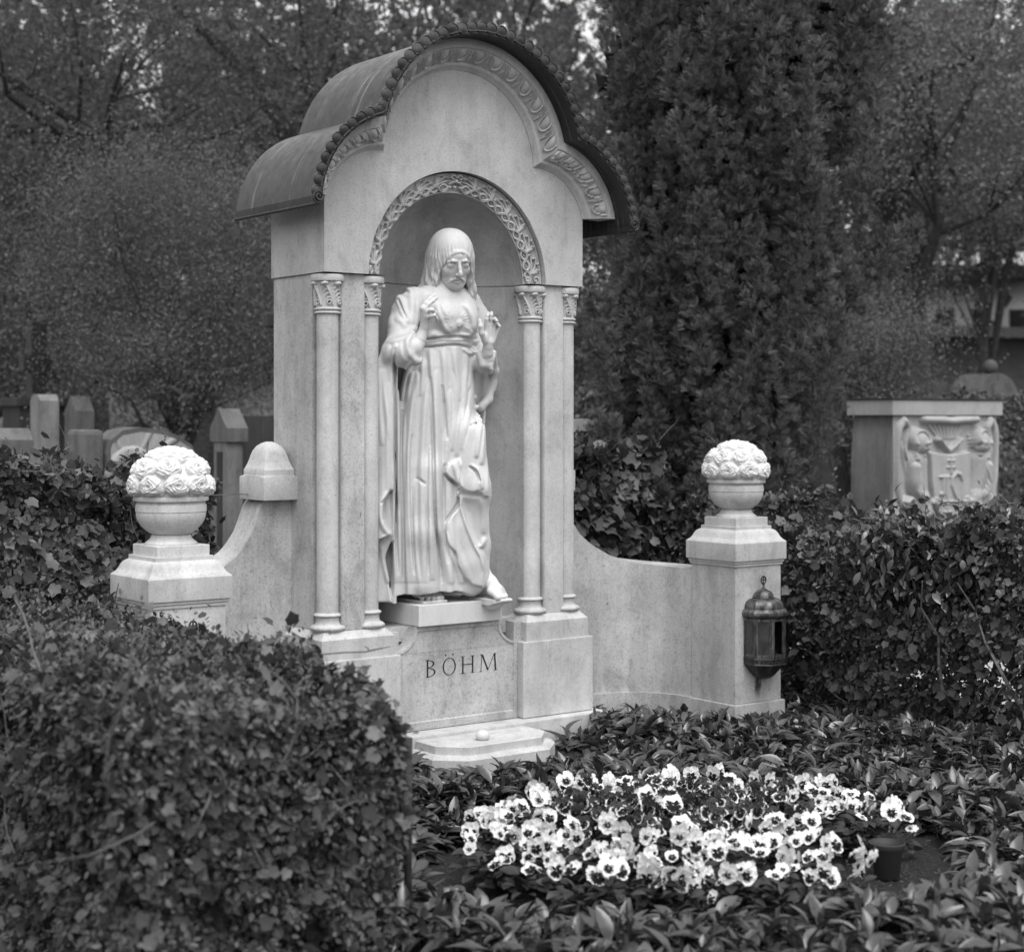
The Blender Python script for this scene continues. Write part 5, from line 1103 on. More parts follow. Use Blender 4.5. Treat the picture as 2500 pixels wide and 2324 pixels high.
#@ ground cover: glossy leaves in rosettes on short stems
BEDA=R(-12)
def bedq(x,y):
    dx,dy=x+.46,y+1.92; u=dx*math.cos(BEDA)+dy*math.sin(BEDA); v=-dx*math.sin(BEDA)+dy*math.cos(BEDA); return u,v
def cover():
    r=np.random.default_rng(9); P=[];tries=0
    X=r.uniform(-1.62,2.1,9000); Y=r.uniform(-4.0,.25,9000)
    u,v=bedq(X,Y); q=(u/.93)**2+((v+.03)/.79)**2; ok=q>1
    ok&=~((X>-.80)&(X<.80)&(Y>-.12)); ok&=~((np.abs(X)<.42)&(Y>-.52)); ok&=((X-.16)**2/.10+(Y+2.12)**2/.07)>1; ok&=~((np.abs(X-1.433)<.19)&(np.abs(Y+.199)<.22)); ok&=~((np.abs(X+1.433)<.19)&(np.abs(Y+.199)<.22)); ok&=~((X>.7)&(Y>.02+.25*np.clip((1.3-X)/.5,0,1)))
    ok&=~((X+.10)**2+(Y+2.50)**2<.045); X=X[ok];Y=Y[ok]
    # thin by spacing
    keep=[];cell={}
    for i,(x,y) in enumerate(zip(X,Y)):
        c=(int(x/.055),int(y/.055)); 
        if any((a,b) in cell for a in(c[0],) for b in(c[1],)): continue
        cell[c]=1; keep.append(i)
    X=X[keep];Y=Y[keep]; n=len(X); h=r.uniform(.06,.13,n)*np.clip(.75+.25*np.sin(X*4+Y*3),.5,1.1); parts=[]
    u,v=bedq(X,Y); q=(u/.98)**2+(v/.76)**2; h*=np.clip(.55+(q-1)*1.2,.5,1); h*=np.where((np.abs(X)<.62)&(Y>-.85),.30,1)*np.where((X>.7)&(Y>-.75),.75,1)
    for tier,(m,z,elev,s0,s1,bend) in enumerate(((6,1.0,.55,.070,.112,.42),(6,.72,.30,.078,.125,.55),(2,1.05,1.5,.035,.065,.1))):
        a=r.uniform(0,2*PI,(n,1))+np.arange(m)*2*PI/m+r.normal(0,.35,(n,m)); el=elev+r.normal(0,.35,(n,m)); L=r.uniform(s0,s1,(n,m)); L=np.where(r.random((n,m))<.12,L*.55,L)
        tip=np.stack([np.cos(a)*np.cos(el),np.sin(a)*np.cos(el),np.sin(el)],-1).reshape(-1,3); nor=np.stack([-np.cos(a)*np.sin(el),-np.sin(a)*np.sin(el),np.cos(el)],-1).reshape(-1,3)+r.normal(0,.35,(n*m,3)); pos=np.stack([np.repeat(X,m),np.repeat(Y,m),np.repeat(h*z,m)],-1)+tip*.008+r.normal(0,.010,(n*m,3))
        for b in(.6,1.4):
            k=r.random(n*m)<.5; parts.append(leafset(*longleaf(bend*b,.12),pos[k],tip[k],nor[k],L.ravel()[k]*(1 if b<1 else 1.03),L.ravel()[k]*r.uniform(.50,.75,k.sum())))
    v,f=merge(parts); o=npmesh('ground_cover',v,f,M['cover'],None,True); tag(o,'glossy dark evergreen ground cover filling the grave plot around the pansies','ground cover',kind='stuff')
    bm=bmesh.new()
    st=npmesh('stems',*(lambda s:(s[0],s[1]))(leafset(np.array([(-.02,0,0),(.02,0,0),(.015,1,0),(-.015,1,0),(0,0,-.02),(0,0,.02),(0,1,.015),(0,1,-.015)]),[np.array([[0,1,2,3],[4,5,6,7]])],np.stack([X,Y,X*0],-1),np.stack([r.normal(0,.15,n),r.normal(0,.15,n),np.ones(n)],-1),np.tile([1.,0,0],(n,1)),h,h*0+.12)),M['twig'],o)
    bm.free()
cover()
#@ pansies
def petal(cx,cz,rx,rz,ang,seed,ruf=.10,dish=.10,blot=0,K=26,rings=8):
    """one round ruffled petal, local x right, z up, facing -y; returns verts and quads, radial distance"""
    r=np.random.default_rng(seed); V=[];D=[]; ph=r.uniform(0,6,3)
    for i in range(rings+1):
        f=i/rings
        for k in range(K):
            a=2*PI*k/K; w=1+ruf*f*(.45*math.sin(3*a+ph[0])+.3*math.sin(7*a+ph[1])+.22*math.sin(11*a+ph[2])); x=rx*f*math.cos(a)*w; z=rz*f*math.sin(a)*w; y=-dish*f*f*.3+ruf*.28*f**2*math.sin(5*a+ph[1])+ruf*.14*f**3*math.sin(11*a+ph[2]); c,s=math.cos(ang),math.sin(ang); V.append((cx+x*c-z*s,y,cz+x*s+z*c)); D.append(f)
    return V,D,K,rings
def pansy_mesh(kind,seed):
    r=np.random.default_rng(100+seed); V=[];F=[];C=[]
    spec=[(-.24,.33,.36,.40,.25,.05,0),(.24,.33,.36,.40,-.25,.02,0),(-.30,-.02,.33,.30,.15,-.03,1),(.30,-.02,.33,.30,-.15,-.035,1),(0,-.27,.42,.33,0,-.07,2)]
    bl=(1.0,.75,1.15,.55,.9)[seed%5]
    for j,(cx,cz,rx,rz,an,yo,ty) in enumerate(spec):
        v,d,K,rg=petal(cx*r.uniform(.92,1.08),cz*r.uniform(.92,1.08),rx*r.uniform(.92,1.1),rz*r.uniform(.92,1.1),an+r.normal(0,.08),seed*7+j,.16,.35); o=len(V)
        for (x,y,z),f in zip(v,d):
            V.append((x,y+yo-.10*((x*x+z*z)**.5)**2*0+.06*(x*x+z*z),z)); q=math.hypot(x,z+.04); an_=math.atan2(z,x)
            ray=.05*math.sin(an_*17+j)+.03*math.sin(an_*29)
            if kind==0: dark=(ty>=1) and q<(.40 if ty==1 else .46)*bl+ray and q>.045; c=.015 if dark else .84-.10*max(0,math.sin(an_*23+j))*(.3<q)-.08*(f>.9)
            else:
                if ty==0: c=.05+.02*math.sin(an_*19) if f<.93 else .12
                else: c=.012 if q<.46+ray else (.80 if f>.62 or q>.5 else .03)
            if q<.05: c=.45
            C.append(c)
        for i in range(rg):
            for k in range(K): F.append((o+i*K+k,o+i*K+(k+1)%K,o+(i+1)*K+(k+1)%K,o+(i+1)*K+k))
    return np.array(V),np.array(F),C
def petalmat():
    m,t,b=newmat('pansy_petal'); a=N(t,'ShaderNodeVertexColor'); a.layer_name='Col'; c=coords(t); f=mul(t,a.outputs[0],ramp(t,noise(t,70,3,.6,c),.3,.7,.88,1.05)); t.links.new(f,b.inputs['Base Color']); b.inputs['Roughness'].default_value=.75; b.inputs['Specular IOR Level'].default_value=.2
    tr=N(t,'ShaderNodeBsdfTranslucent'); t.links.new(f,tr.inputs[0]); mx=N(t,'ShaderNodeMixShader'); mx.inputs[0].default_value=.25; o=[n for n in t.nodes if n.type=='OUTPUT_MATERIAL'][0]; t.links.new(b.outputs[0],mx.inputs[1]); t.links.new(tr.outputs[0],mx.inputs[2]); t.links.new(mx.outputs[0],o.inputs[0]); return m
M['petal']=petalmat(); M['pansy_leaf']=leafmat('pansy_leaf',.035,.085,.5,.35,.2)
PM={0:[],1:[]}
for kind in(0,1):
    for s in range(5):
        V_,F_,C_=pansy_mesh(kind,s+kind*10); me=bpy.data.meshes.new('pansy_flower'); me.from_pydata(V_.tolist(),[],F_.tolist()); ca=me.color_attributes.new('Col','FLOAT_COLOR','POINT'); ca.data.foreach_set('color',np.array([[c,c,c,1] for c in C_],np.float32).ravel()); me.polygons.foreach_set('use_smooth',np.ones(len(me.polygons),bool)); me.materials.append(M['petal']); PM[kind].append(me)
LM=[]
for s in range(4):
    r=np.random.default_rng(50+s); n=34; a=r.uniform(0,2*PI,n); z=r.uniform(.02,.10,n); P=np.stack([np.cos(a)*r.uniform(.0,.055,n),np.sin(a)*r.uniform(0,.055,n),z],-1); tip=np.stack([np.cos(a),np.sin(a),r.uniform(-.3,.9,n)],-1); v,f=leafset(*longleaf(.25,.1),P,tip,np.tile([0,0,1.],(n,1))+r.normal(0,.3,(n,3)),r.uniform(.032,.058,n),r.uniform(.035,.055,n)); o=npmesh('leaves',v,f,M['pansy_leaf'],None,True); LM.append(o.data); bpy.data.objects.remove(o)
def pansies():
    r=np.random.default_rng(12); pts=[]
    for i in range(5000):
        x,y=r.uniform(-1.5,.6),r.uniform(-2.75,-1.1); u,v=bedq(x,y); q=(u/.71)**2+((v+.03)/.65)**2
        if q>1 or (x+.11)**2+(y+2.46)**2<.075 or any((x-a)**2+(y-b)**2<.0052 for a,b,_ in pts): continue
        # dark ones gather in the middle of the far half
        dk=((u-.0)/.47)**2+((v-.11)/.34)**2; pts.append((x,y,1 if dk<1 and r.random()<.9 else 0))
    cnt=0; W_=['first','second','third','fourth','fifth','sixth','seventh','eighth','ninth','tenth']+['%dth'%q for q in range(11,60)]; names={}
    for k in(0,1):
        ids=[i for i,q in enumerate(pts) if q[2]==k]; pr={i:((pts[i][0]-CX)*CA-(pts[i][1]-CY)*SA,(pts[i][0]-CX)*SA+(pts[i][1]-CY)*CA) for i in ids}; ids.sort(key=lambda i:pr[i][1]); per=14
        for rw in range(0,len(ids),per):
            row=sorted(ids[rw:rw+per],key=lambda i:pr[i][0]/pr[i][1])
            for q,i in enumerate(row): names[i]=('white' if k==0 else 'dark white-rimmed')+' pansy plant, '+W_[q]+' from the left in the '+(W_[rw//per]+' row from the front' if rw else 'front row')
    for i,(x,y,k) in enumerate(pts):
        u,v=bedq(x,y); edge=(u/.77)**2+((v+.03)/.66)**2; z=.006+.05*(1-edge)
        lab=names[i]
        T=thing('pansy_plant',lab,'pansy',(x,y,z),'white pansies with dark faces' if k==0 else 'dark pansies with white rims')
        o=bpy.data.objects.new('leaves',LM[i%4]); COL.objects.link(o); o.parent=T; o.rotation_euler=(0,0,r.uniform(0,6.28)); sc=r.uniform(.9,1.25); o.scale=(sc,sc,sc)
        for j in range(int(r.integers(2,6)) if k==0 else int(r.integers(2,5))):
            s=r.uniform(.030,.054) if k==0 else r.uniform(.030,.047); a=r.uniform(0,2*PI); d=r.uniform(.0,.065); f=bpy.data.objects.new('flower',PM[k][r.integers(0,5)]); COL.objects.link(f); f.parent=T
            f.location=(d*math.cos(a),d*math.sin(a),r.uniform(.10,.175)); yaw_=-math.atan2(x-CX,y-CY)+r.normal(0,.95); pitch=r.uniform(-1.3,.25); f.rotation_euler=(pitch,r.normal(0,.25),yaw_); f.scale=(s,s,s); cnt+=1
    return len(pts),cnt
print('pansies',pansies())
# nursery pot, stake, fallen leaves
pm,pt,pb=newmat('black_plastic'); pb.inputs['Base Color'].default_value=(.035,.035,.035,1); pb.inputs['Roughness'].default_value=.38
px,py=-.055,-2.385; T=thing('nursery_pot','empty dark plastic nursery pot standing at the right end of the pansy bed','plant pot',(px,py,0))
bm=bmesh.new(); lathe(bm,[(.036,.012),(.038,.014),(.0505,.102),(.053,.104),(.056,.112),(.0565,.122),(.0545,.123),(.0520,.112),(.0485,.104),(.046,.070),(.042,.058),(.010,.057)],px,py,48); smooth_by_angle(bmobj('pot_body',bm,pm,T),50)
bm=bmesh.new(); tube(bm,[(px-.058,py-.004,.119),(px-.064,py-.005,.108),(px-.060,py-.003,.098),(px-.053,py,.094)],.0025,6); bmobj('hanging_lug',bm,pm,T)
sx,sy=-1.535,-1.93
bm=bmesh.new(); tube(bm,[(sx,sy,0),(sx,sy,.30),(sx+.002,sy,.545)],[.011,.011,.011],10); o=bmobj('metal_stake',bm,M['bark'],None,True); tag(o,'thin dark upright stake standing at the right end of the foreground hedge','stake')
lf_=np.random.default_rng(4)
for i,(x,y,lab) in enumerate(((.27,-2.18,'pale withered leaf lying on bare soil right of the pansies'),(-.62,-2.74,'pale fallen leaf on the soil in front of the pansies'))):
    v,f=leafset(*longleaf(.3,.2),[(x,y,.03)],[(lf_.normal(),lf_.normal(),.1)],[(0,0,1)],[.08],[.08]); o=npmesh('fallen_leaf',v,f,M['dry'] if 'dry' in M else M['pale'],None,True); tag(o,lab,'leaf')
#@ ---------------- gravestones and the rest of the cemetery behind
M['grey_stone']=stone('grey_gravestone',.13,.25,.25,bump=.4,streak=.3,grain=90); M['dark_stone']=stone('dark_gravestone',.04,.2,.3,bump=.3,streak=.3,grain=90); M['mid_stone']=stone('mossy_gravestone',.08,.3,.3,bump=.4,streak=.3,grain=70); M['pale_stone']=stone('pale_gravestone',.36,.15,.2,bump=.3,streak=.25,grain=90); M['pale_grey_stone']=stone('weathered_grey_gravestone',.20,.25,.3,bump=.4,streak=.3,grain=90); M['black_metal']=plain('black_iron',.02,.5)
def stoneblock(name,label,u,dep,w,d,h,mat,shape='flat',tilt=0):
    """front left corner at photo column u; profiles run along x for gables (ridge parallel to the front)"""
    p=atd(u,HV,dep); x,y=p[0],p[1]; bm=bmesh.new()
    if shape=='flat': bbox(bm,x,x+w,y,y+d,-.03,h,.012)
    elif shape=='arch': extr_y(bm,[(x,-.03),(x,h-w*.42)]+[(x+w/2-w/2*math.cos(a),h-w*.42+w*.42*math.sin(a)) for a in np.linspace(0,PI,17)][1:-1]+[(x+w,h-w*.42),(x+w,-.03)],y,y+d)
    else:
        k=d*.55 if shape=='gable' else d*.25
        pts=[(y,-.03),(y,h-k)]+([(y+d/2,h)] if shape=='gable' else [(y+d*.25,h),(y+d*.75,h)])+[(y+d,h-k),(y+d,-.03)]
        A=[bm.verts.new((x,a,b)) for a,b in pts]; B=[bm.verts.new((x+w,a,b)) for a,b in pts]; n=len(pts)
        for i in range(n): bm.faces.new((A[i],A[(i+1)%n],B[(i+1)%n],B[i]))
        bm.faces.new(A); bm.faces.new(B[::-1])
    if tilt: bmesh.ops.rotate(bm,verts=bm.verts,cent=(x,y,0),matrix=Matrix.Rotation(R(tilt),3,'Y'))
    o=bmobj(name,bm,M[mat],None); smooth_by_angle(o,25); tag(o,label,'gravestone'); return o,(x,y)
stoneblock('gravestone','broad worn grey gravestone with streaked face at the left edge',-60,10.6,.36,.30,1.38,'grey_stone','chamfer',.6)
stoneblock('gravestone','tall square grey pillar gravestone with sloped top, second from the left edge',97,12.6,.15,.19,1.62,'pale_grey_stone','chamfer')
stoneblock('gravestone','tall dark gable-topped gravestone pillar left of the sun disc stone',184,13.5,.16,.22,1.62,'grey_stone','gable')
stoneblock('gravestone','tall dark slab gravestone just behind the gable-topped pillar',206,16,.28,.2,1.70,'mid_stone','flat',-1)
stoneblock('gravestone','small round-topped gravestone at the far left behind the others',-18,17,.34,.2,1.62,'mid_stone','arch')
stoneblock('gravestone','lower pale round-topped gravestone at the far left in front of a taller one',8,14.5,.22,.16,1.47,'grey_stone','arch')
stoneblock('gravestone','black box-shaped gravestone just left of the monument',640,12.5,.5,.4,1.46,'dark_stone','flat')
stoneblock('gravestone','plain pale square gravestone right behind the monument, beside its right column',1340,11,.42,.3,1.435,'pale_stone','flat')
stoneblock('gravestone','grey round-shouldered gravestone next to the pale square one behind the curved right wall',1435,11.8,.30,.3,1.40,'grey_stone','arch')
stoneblock('gravestone','slender white marble marker far back between the left gravestones',384,20,.12,.1,1.42,'pale_stone','flat')
stoneblock('gravestone','wide dark gravestone far back between the sun disc stone and the slender white marker',315,19,.30,.2,1.40,'mid_stone','arch')
# little house-shaped stone with a roof
p=atd(553,HV,12); x,y=p[0],p[1]; T=thing('house_gravestone','small house-shaped gravestone with pitched roof left of the wing wall stub','gravestone',(x,y,0))
bm=bmesh.new(); bbox(bm,x+.01,x+.14,y+.02,y+.22,-.03,1.27,.008); bmobj('body',bm,M['pale_grey_stone'],T)
bm=bmesh.new(); pts=[(y-.01,1.275),(y-.01,1.37),(y+.12,1.51),(y+.25,1.37),(y+.25,1.275)]; A=[bm.verts.new((x-.005,a,b)) for a,b in pts]; B=[bm.verts.new((x+.165,a,b)) for a,b in pts]
for i in range(5): bm.faces.new((A[i],A[(i+1)%5],B[(i+1)%5],B[i]))
bm.faces.new(A); bm.faces.new(B[::-1]); bmobj('roof',bm,M['grey_stone'],T)
bm=bmesh.new(); bbox(bm,x+.003,x+.0095,y+.08,y+.16,.4,1.2,0); bmobj('recess_shade',bm,M['dark_stone'],T)  # thin dark panel on the side face, a recess's shade painted as dark stone
# rounded stone carved with a sun disc
def sunstone():
    p=atd(262,HV,10.4); x0,y0=p[0],p[1]; w,h=.62,1.38; T=thing('sun_disc_gravestone','rounded gravestone carved with a large sun disc and rays behind the left urn','gravestone',(x0,y0,0))
    out=[(0,0),(0,.95),(.0,1.22),(.03,1.31),(.10,1.365),(.22,1.385),(.36,1.37),(.48,1.33),(.57,1.27),(.615,1.18),(.62,1.05),(.62,0)]
    bm=bmesh.new(); extr_y(bm,[(x0+a,b) for a,b in out],y0,y0+.24); o=bmobj('slab',bm,M['grey_stone'],T)
    r=Relief(w,.55,.004); r.boss(.155,.27,.155,.155,.05,0,0,.12)
    for a in(8,34,62,95,118): r.stroke([(.155+.17*math.cos(R(a)),.27+.17*math.sin(R(a))),(.155+.5*math.cos(R(a)),.27+.5*math.sin(R(a)))],.012,.018,.03)
    for cx,cz,q in((.40,.10,.09),(.52,.12,.08),(.46,.02,.10),(.30,.03,.08)): r.boss(cx,cz,q,q*.8,.04)
    nu,nv=110,100; U,Vv=np.meshgrid(np.linspace(.02,w-.02,nu),np.linspace(0,.50,nv),indexing='ij'); top=np.interp(U,[a for a,b in out[2:-1]],[b for a,b in out[2:-1]])-.03; Zz=.84+(top-.84)*Vv/.50; H=r.at(U,Zz-.84)
    npmesh('carved_face',np.stack([x0+U,y0-.006-H,Zz],-1).reshape(-1,3),grid_faces(nu,nv),M['pale_stone'],T,True)
    bm=bmesh.new(); bbox(bm,x0-.16,x0-.005,y0+.03,y0+.26,-.03,1.37,.03); bmobj('side_slab',bm,M['grey_stone'],T)
sunstone()
def cross(name,label,u,dep,h,arm,th,ped,mat='black_metal',armz=None,off=0):
    p=atd(u,HV,dep); x,y=p[0],p[1]; T=thing(name,label,'grave cross',(x,y,0)); armz=armz or h-.35
    bm=bmesh.new(); bbox(bm,x-th/2,x+th/2,y-th/2,y+th/2,ped,h,.01); bmobj('upright',bm,M[mat],T); bm=bmesh.new(); bbox(bm,x-arm,x+arm,y-th*.45,y+th*.45,armz-th*.55,armz+th*.55,.01); bmobj('crossbar',bm,M[mat],T)
    bm=bmesh.new(); bbox(bm,x-.22,x+.22,y-.2,y+.2,-.03,ped,.02); bbox(bm,x-.26,x+.26,y-.24,y+.24,ped-.06,ped+.01,.01); bmobj('pedestal',bm,M['dark_stone'],T)
cross('grave_cross','dark cross on a stepped pedestal standing among the left gravestones',88,14.2,2.25,.13,.13,1.6)
cross('grave_cross','dark grave cross behind the monument, only the end of its arm showing at the left',800,9.6,2.5,.40,.075,.9,armz=1.985)
# stone with two kneeling angels and a shield
def angelstone():
    x0,y0=5.06,1.96; W,D,H=1.15,.36,1.57; T=thing('angel_relief_gravestone','pale block gravestone with two kneeling angels holding a shield, flat metal cover on top','gravestone',(x0,y0,0)); mt=M['angel']=stone('sandstone_relief',.36,.12,.15,bump=.3,streak=.1,grain=120); m2=M['angel_side']=stone('sandstone_side',.19,.2,.25,bump=.3,streak=.25,grain=120)
    zb=H-.11; n=26; zs=np.r_[0,np.linspace(.02,zb,n)]
    prof=lambda z:np.interp(z,[0,.35,.50,.62,.66,.72,.9,1.2,zb],[.06,.06,.05,.02,-.01,.012,.022,.018,-.01])
    bm=bmesh.new(); rings=[[bm.verts.new(q) for q in((x0-prof(z),y0-.0,z),(x0+W+prof(z),y0,z),(x0+W+prof(z),y0+D,z),(x0-prof(z),y0+D,z))] for z in zs]
    for a,b in zip(rings[:-1],rings[1:]):
        for i in range(4): bm.faces.new((a[i],a[(i+1)%4],b[(i+1)%4],b[i]))
    bm.faces.new(rings[-1]); smooth_by_angle(bmobj('block',bm,m2,T),30)
    bm=bmesh.new(); bbox(bm,x0-.035,x0+W+.035,y0-.035,y0+D+.03,zb+.001,H-.002,.005); bmobj('cornice',bm,mt,T)
    bm=bmesh.new(); bbox(bm,x0-.045,x0+W+.075,y0-.045,y0+D+.05,H,H+.012,.002); bmobj('metal_cover',bm,M['roof_dark'],T)
    # relief in stone units: px of the study / 770 wide
    k=W/790.; zt=zb; P=lambda a,b:((a-535)*k,(zt-.50)-0+ (0)*k+(.50-(b-945)*k*1.18))
    hgt=.95; r=Relief(W,hgt,.0032); Q=lambda a,b:(max(0,(a-535)*k),hgt-(b-945)*.00122)
    def S(pts,w,h,w1=None,base=0):
        if len(pts)>2 and base==0:
            A=np.array(pts,float); t=np.arange(len(A)); tt=np.linspace(0,len(A)-1,7*len(A)); A=np.c_[np.interp(tt,t,A[:,0]),np.interp(tt,t,A[:,1])]
            for _ in range(8): A[1:-1]=(A[:-2]+2*A[1:-1]+A[2:])/4
            pts=[tuple(q) for q in A]
        r.stroke([Q(*p) for p in pts],w*k,h,(w if w1 is None else w1)*k,base=base)
    def B(a,b,rx,ry,h,ang=0,base=0,pw=.5): x,z=Q(a,b); r.boss(x,z,rx*k,ry*.00122,h,ang,base,pw)
    # cloth canopy, shield, small cross, monogram
    S([(745,965),(850,968),(950,975),(1040,968),(1140,965)],22,.060); 
    for a in range(780,1120,38): S([(a,985),(930+(a-930)*.45,1075)],12,.022,7)
    r.fill([Q(*p) for p in((770,1150),(930,1165),(1085,1150),(1090,1350),(1070,1480),(1010,1550),(935,1590),(860,1550),(805,1480),(785,1350))],.050,.010)
    bse=.048
    S([(925,1180),(925,1280)],9,.016,base=bse);S([(900,1205),(950,1205)],5,.016,base=bse);S([(895,1245),(955,1245)],5,.016,base=bse)
    S([(838,1300),(912,1300)],7,.018,base=bse);S([(866,1300),(862,1395),(845,1400)],11,.020,base=bse);S([(892,1300),(893,1505)],12,.020,base=bse);S([(850,1445),(935,1445)],6,.018,base=bse);S([(872,1505),(918,1505)],6,.018,base=bse)
    om=[(935+20,1445),(985,1440),(955,1405),(935,1360)]; S([(945,1447),(985,1447)],6,.018,base=bse); S([(1000,1447),(1030,1447)],6,.018,base=bse)
    S([(975,1440),(950,1400),(928,1350),(932,1305),(962,1280),(995,1290),(1012,1330),(1008,1385),(1002,1440)],11,.020,base=bse)
    for s in(1,-1):
        X=lambda a:a if s==1 else 1860-a
        def SS(pts,*q,**w): S([(X(a),b) for a,b in pts],*q,**w)
        def BB(a,b,rx,ry,h,pw=.5): B(X(a),b,rx,ry,h,0,0,pw)
        def LL(a,b,rx,ry,h,ang=0,pw=.7): x,z=Q(X(a),b); r.lump(x,z,rx*k,ry*.00122,h,ang*s,pw)
        SS([(600,975),(565,1010),(548,1100),(548,1220),(560,1340),(580,1420)],26,.045,18); SS([(600,975),(628,1010),(604,1090),(612,1180),(645,1215)],20,.055,10)
        for q in range(8): LL(578+q*8,1090+q*30,8,70,.010,.12)
        SS([(690,1210),(698,1300),(715,1400)],78,.075,62); SS([(720,1420),(742,1520),(745,1640)],64,.075,66); SS([(640,1470),(600,1560),(560,1650)],50,.060,55)
        SS([(655,1240),(648,1340),(688,1420),(760,1450),(808,1446)],34,.100,20)
        BB(695,1100,64,84,.098,.5)
        for q in range(15): a=R(205-q*16); LL(690+52*math.cos(a),1078-56*math.sin(a),16,18,.020)
        for q in range(5): LL(648+q*3,1110+q*20,15,14,.018); LL(764-q*4,1060+q*22,12,13,.018)
        LL(716,1135,36,52,.010); LL(730,1140,9,26,.014); LL(722,1172,14,7,.007); LL(700,1122,12,7,-.012); LL(744,1124,9,6,-.012); LL(720,1188,16,4,-.008); LL(716,1100,36,8,.006)
        for q in range(5): LL(668+q*9,1290+q*34,7,60,.012,-.3)
        for q in range(5): LL(660+q*26,1392+q*9,8,30,.012,.5)
        for q in range(4): LL(812+q*5,1425+q*13,26,7,.016)
        for q in range(6): LL(700+q*16,1560,5,110,.012); LL(610+q*13,1570+q*4,6,90,.013,.35)
        SS([(590,1440),(625,1410),(650,1460),(610,1510),(560,1560)],14,.085)
    S([(845,1085),(885,1120),(930,1148)],15,.060,9); S([(1015,1085),(980,1120),(940,1148)],15,.060,9)
    for q in range(5):
        for s in(1,-1): x,z=Q(930+s*(-80+q*17),1080+q*14); r.lump(x,z,6*k,.030,.010,.6*s)
    r.soften(2); nu,nv=360,320; U,Vv=np.meshgrid(np.linspace(0,W,nu),np.linspace(0,hgt,nv),indexing='ij'); Hh=r.at(U,Vv); Z=zt-.004-hgt+Vv; ex=np.minimum(np.minimum(U,W-U)/.02,1); 
    npmesh('relief',np.stack([x0+U,y0-.004-Hh*ex,Z],-1).reshape(-1,3),grid_faces(nu,nv),mt,T,True)
angelstone()
# arched stone with a ball on top, far right
p=atd(2400,HV,15.5); x,y=p[0],p[1]; T=thing('arched_gravestone','grey arched gravestone topped with a small ball behind the angel stone','gravestone',(x,y,0)); bm=bmesh.new(); w=.52
extr_y(bm,[(x,0),(x,1.55)]+[(x+w/2-w/2*math.cos(a),1.55+.24*math.sin(a)) for a in np.linspace(0,PI,15)][1:-1]+[(x+w,1.55),(x+w,0)],y,y+.3); smooth_by_angle(bmobj('slab',bm,M['grey_stone'],T),30)
bm=bmesh.new(); extr_y(bm,[(x-.05,1.52),(x-.05,1.57)]+[(x+w/2-(w/2+.05)*math.cos(a),1.57+.29*math.sin(a)) for a in np.linspace(0,PI,15)][1:-1]+[(x+w+.05,1.57),(x+w+.05,1.52)],y+.02,y+.36); smooth_by_angle(bmobj('arched_coping',bm,M['grey_stone'],T),30)
bm=bmesh.new(); bmesh.ops.create_icosphere(bm,subdivisions=3,radius=.07,matrix=Matrix.Translation((x+w/2,y+.12,1.92))); bmobj('ball_finial',bm,M['grey_stone'],T,True)
# boundary wall, dark building, pale house
def wallbox(name,label,cat,u0,u1,dep0,dep1,z0,z1,th,mat):
    a=atd(u0,HV,dep0)[:2]; b=atd(u1,HV,dep1)[:2]; d=(b-a)/np.linalg.norm(b-a); n=np.array([-d[1],d[0]])*th; T=thing(name,label,cat,(a[0],a[1],0)); bm=bmesh.new(); prism(bm,[tuple(a),tuple(b),tuple(b+n),tuple(a+n)],z0,z1); bmobj('wall',bm,mat,T); return T,a,b,d
mw=plain('rendered_wall',.16,.9,nz=.3,sc=2); md=plain('dark_brick',.030,.9,nz=.3,sc=8); mh=plain('pale_render',.75,.8,nz=.1,sc=3); mg=plain('window_glass',.05,.15)
T,a,b,d=wallbox('boundary_wall','long low grey cemetery wall far behind the left gravestones','wall',-400,1300,27,27,-.1,2.05,.3,mw)
bm=bmesh.new(); aa=a-d*.1; bb=b+d*.1; n=np.array([-d[1],d[0]]); prism(bm,[tuple(aa-n*.08),tuple(bb-n*.08),tuple(bb+n*.38),tuple(aa+n*.38)],2.051,2.16); bmobj('coping',bm,md,T)
T,a,b,d=wallbox('brick_building','low dark brick building with a flat roof far behind the angel stone','building',2150,3100,27,30,-.1,2.75,5,md)
n=np.array([-d[1],d[0]]); bm=bmesh.new(); aa=a-d*.3; bb=b+d*.3; prism(bm,[tuple(aa-n*.3),tuple(bb-n*.3),tuple(bb+n*5.3),tuple(aa+n*5.3)],2.76,2.93); bmobj('roof',bm,M['bark'],T)
for f,w,z0,z1,mm in((.045,.30,1.95,2.02,mw),(.115,.33,1.55,2.05,M['mid_stone']),(.30,.5,.2,2.1,M['bark']),(.02,.22,1.62,1.72,mh)):
    L=np.linalg.norm(b-a); c=a+d*f*L-n*.02; bm=bmesh.new(); prism(bm,[tuple(c),tuple(c+d*w),tuple(c+d*w+n*.015),tuple(c+n*.015)],z0,z1); bmobj('notice_board' if z1-z0<1 else 'door',bm,mm,T)
T,a,b,d=wallbox('pale_house','pale house glimpsed through the trees above the dark brick building','building',2240,2520,46,46,0,5.2,6,mh)
n=np.array([-d[1],d[0]]); bm=bmesh.new(); m_=(a+b)/2; 
prism(bm,[tuple(a-n*.4),tuple(b-n*.4),tuple(b+n*6.4),tuple(a+n*6.4)],5.21,5.6); bmobj('roof',bm,md,T)
for k in range(3):
    c=a+d*(.5+k*1.0)-n*.02; bm=bmesh.new(); prism(bm,[tuple(c),tuple(c+d*.5),tuple(c+d*.5+n*.015),tuple(c+n*.015)],3.2,4.4); bmobj('window',bm,mg,T)
T,a,b,d=wallbox('pale_house','grey house with white window frames at the far left beyond the wall','building',-300,170,34,34,0,4.6,6,mw)
n=np.array([-d[1],d[0]])
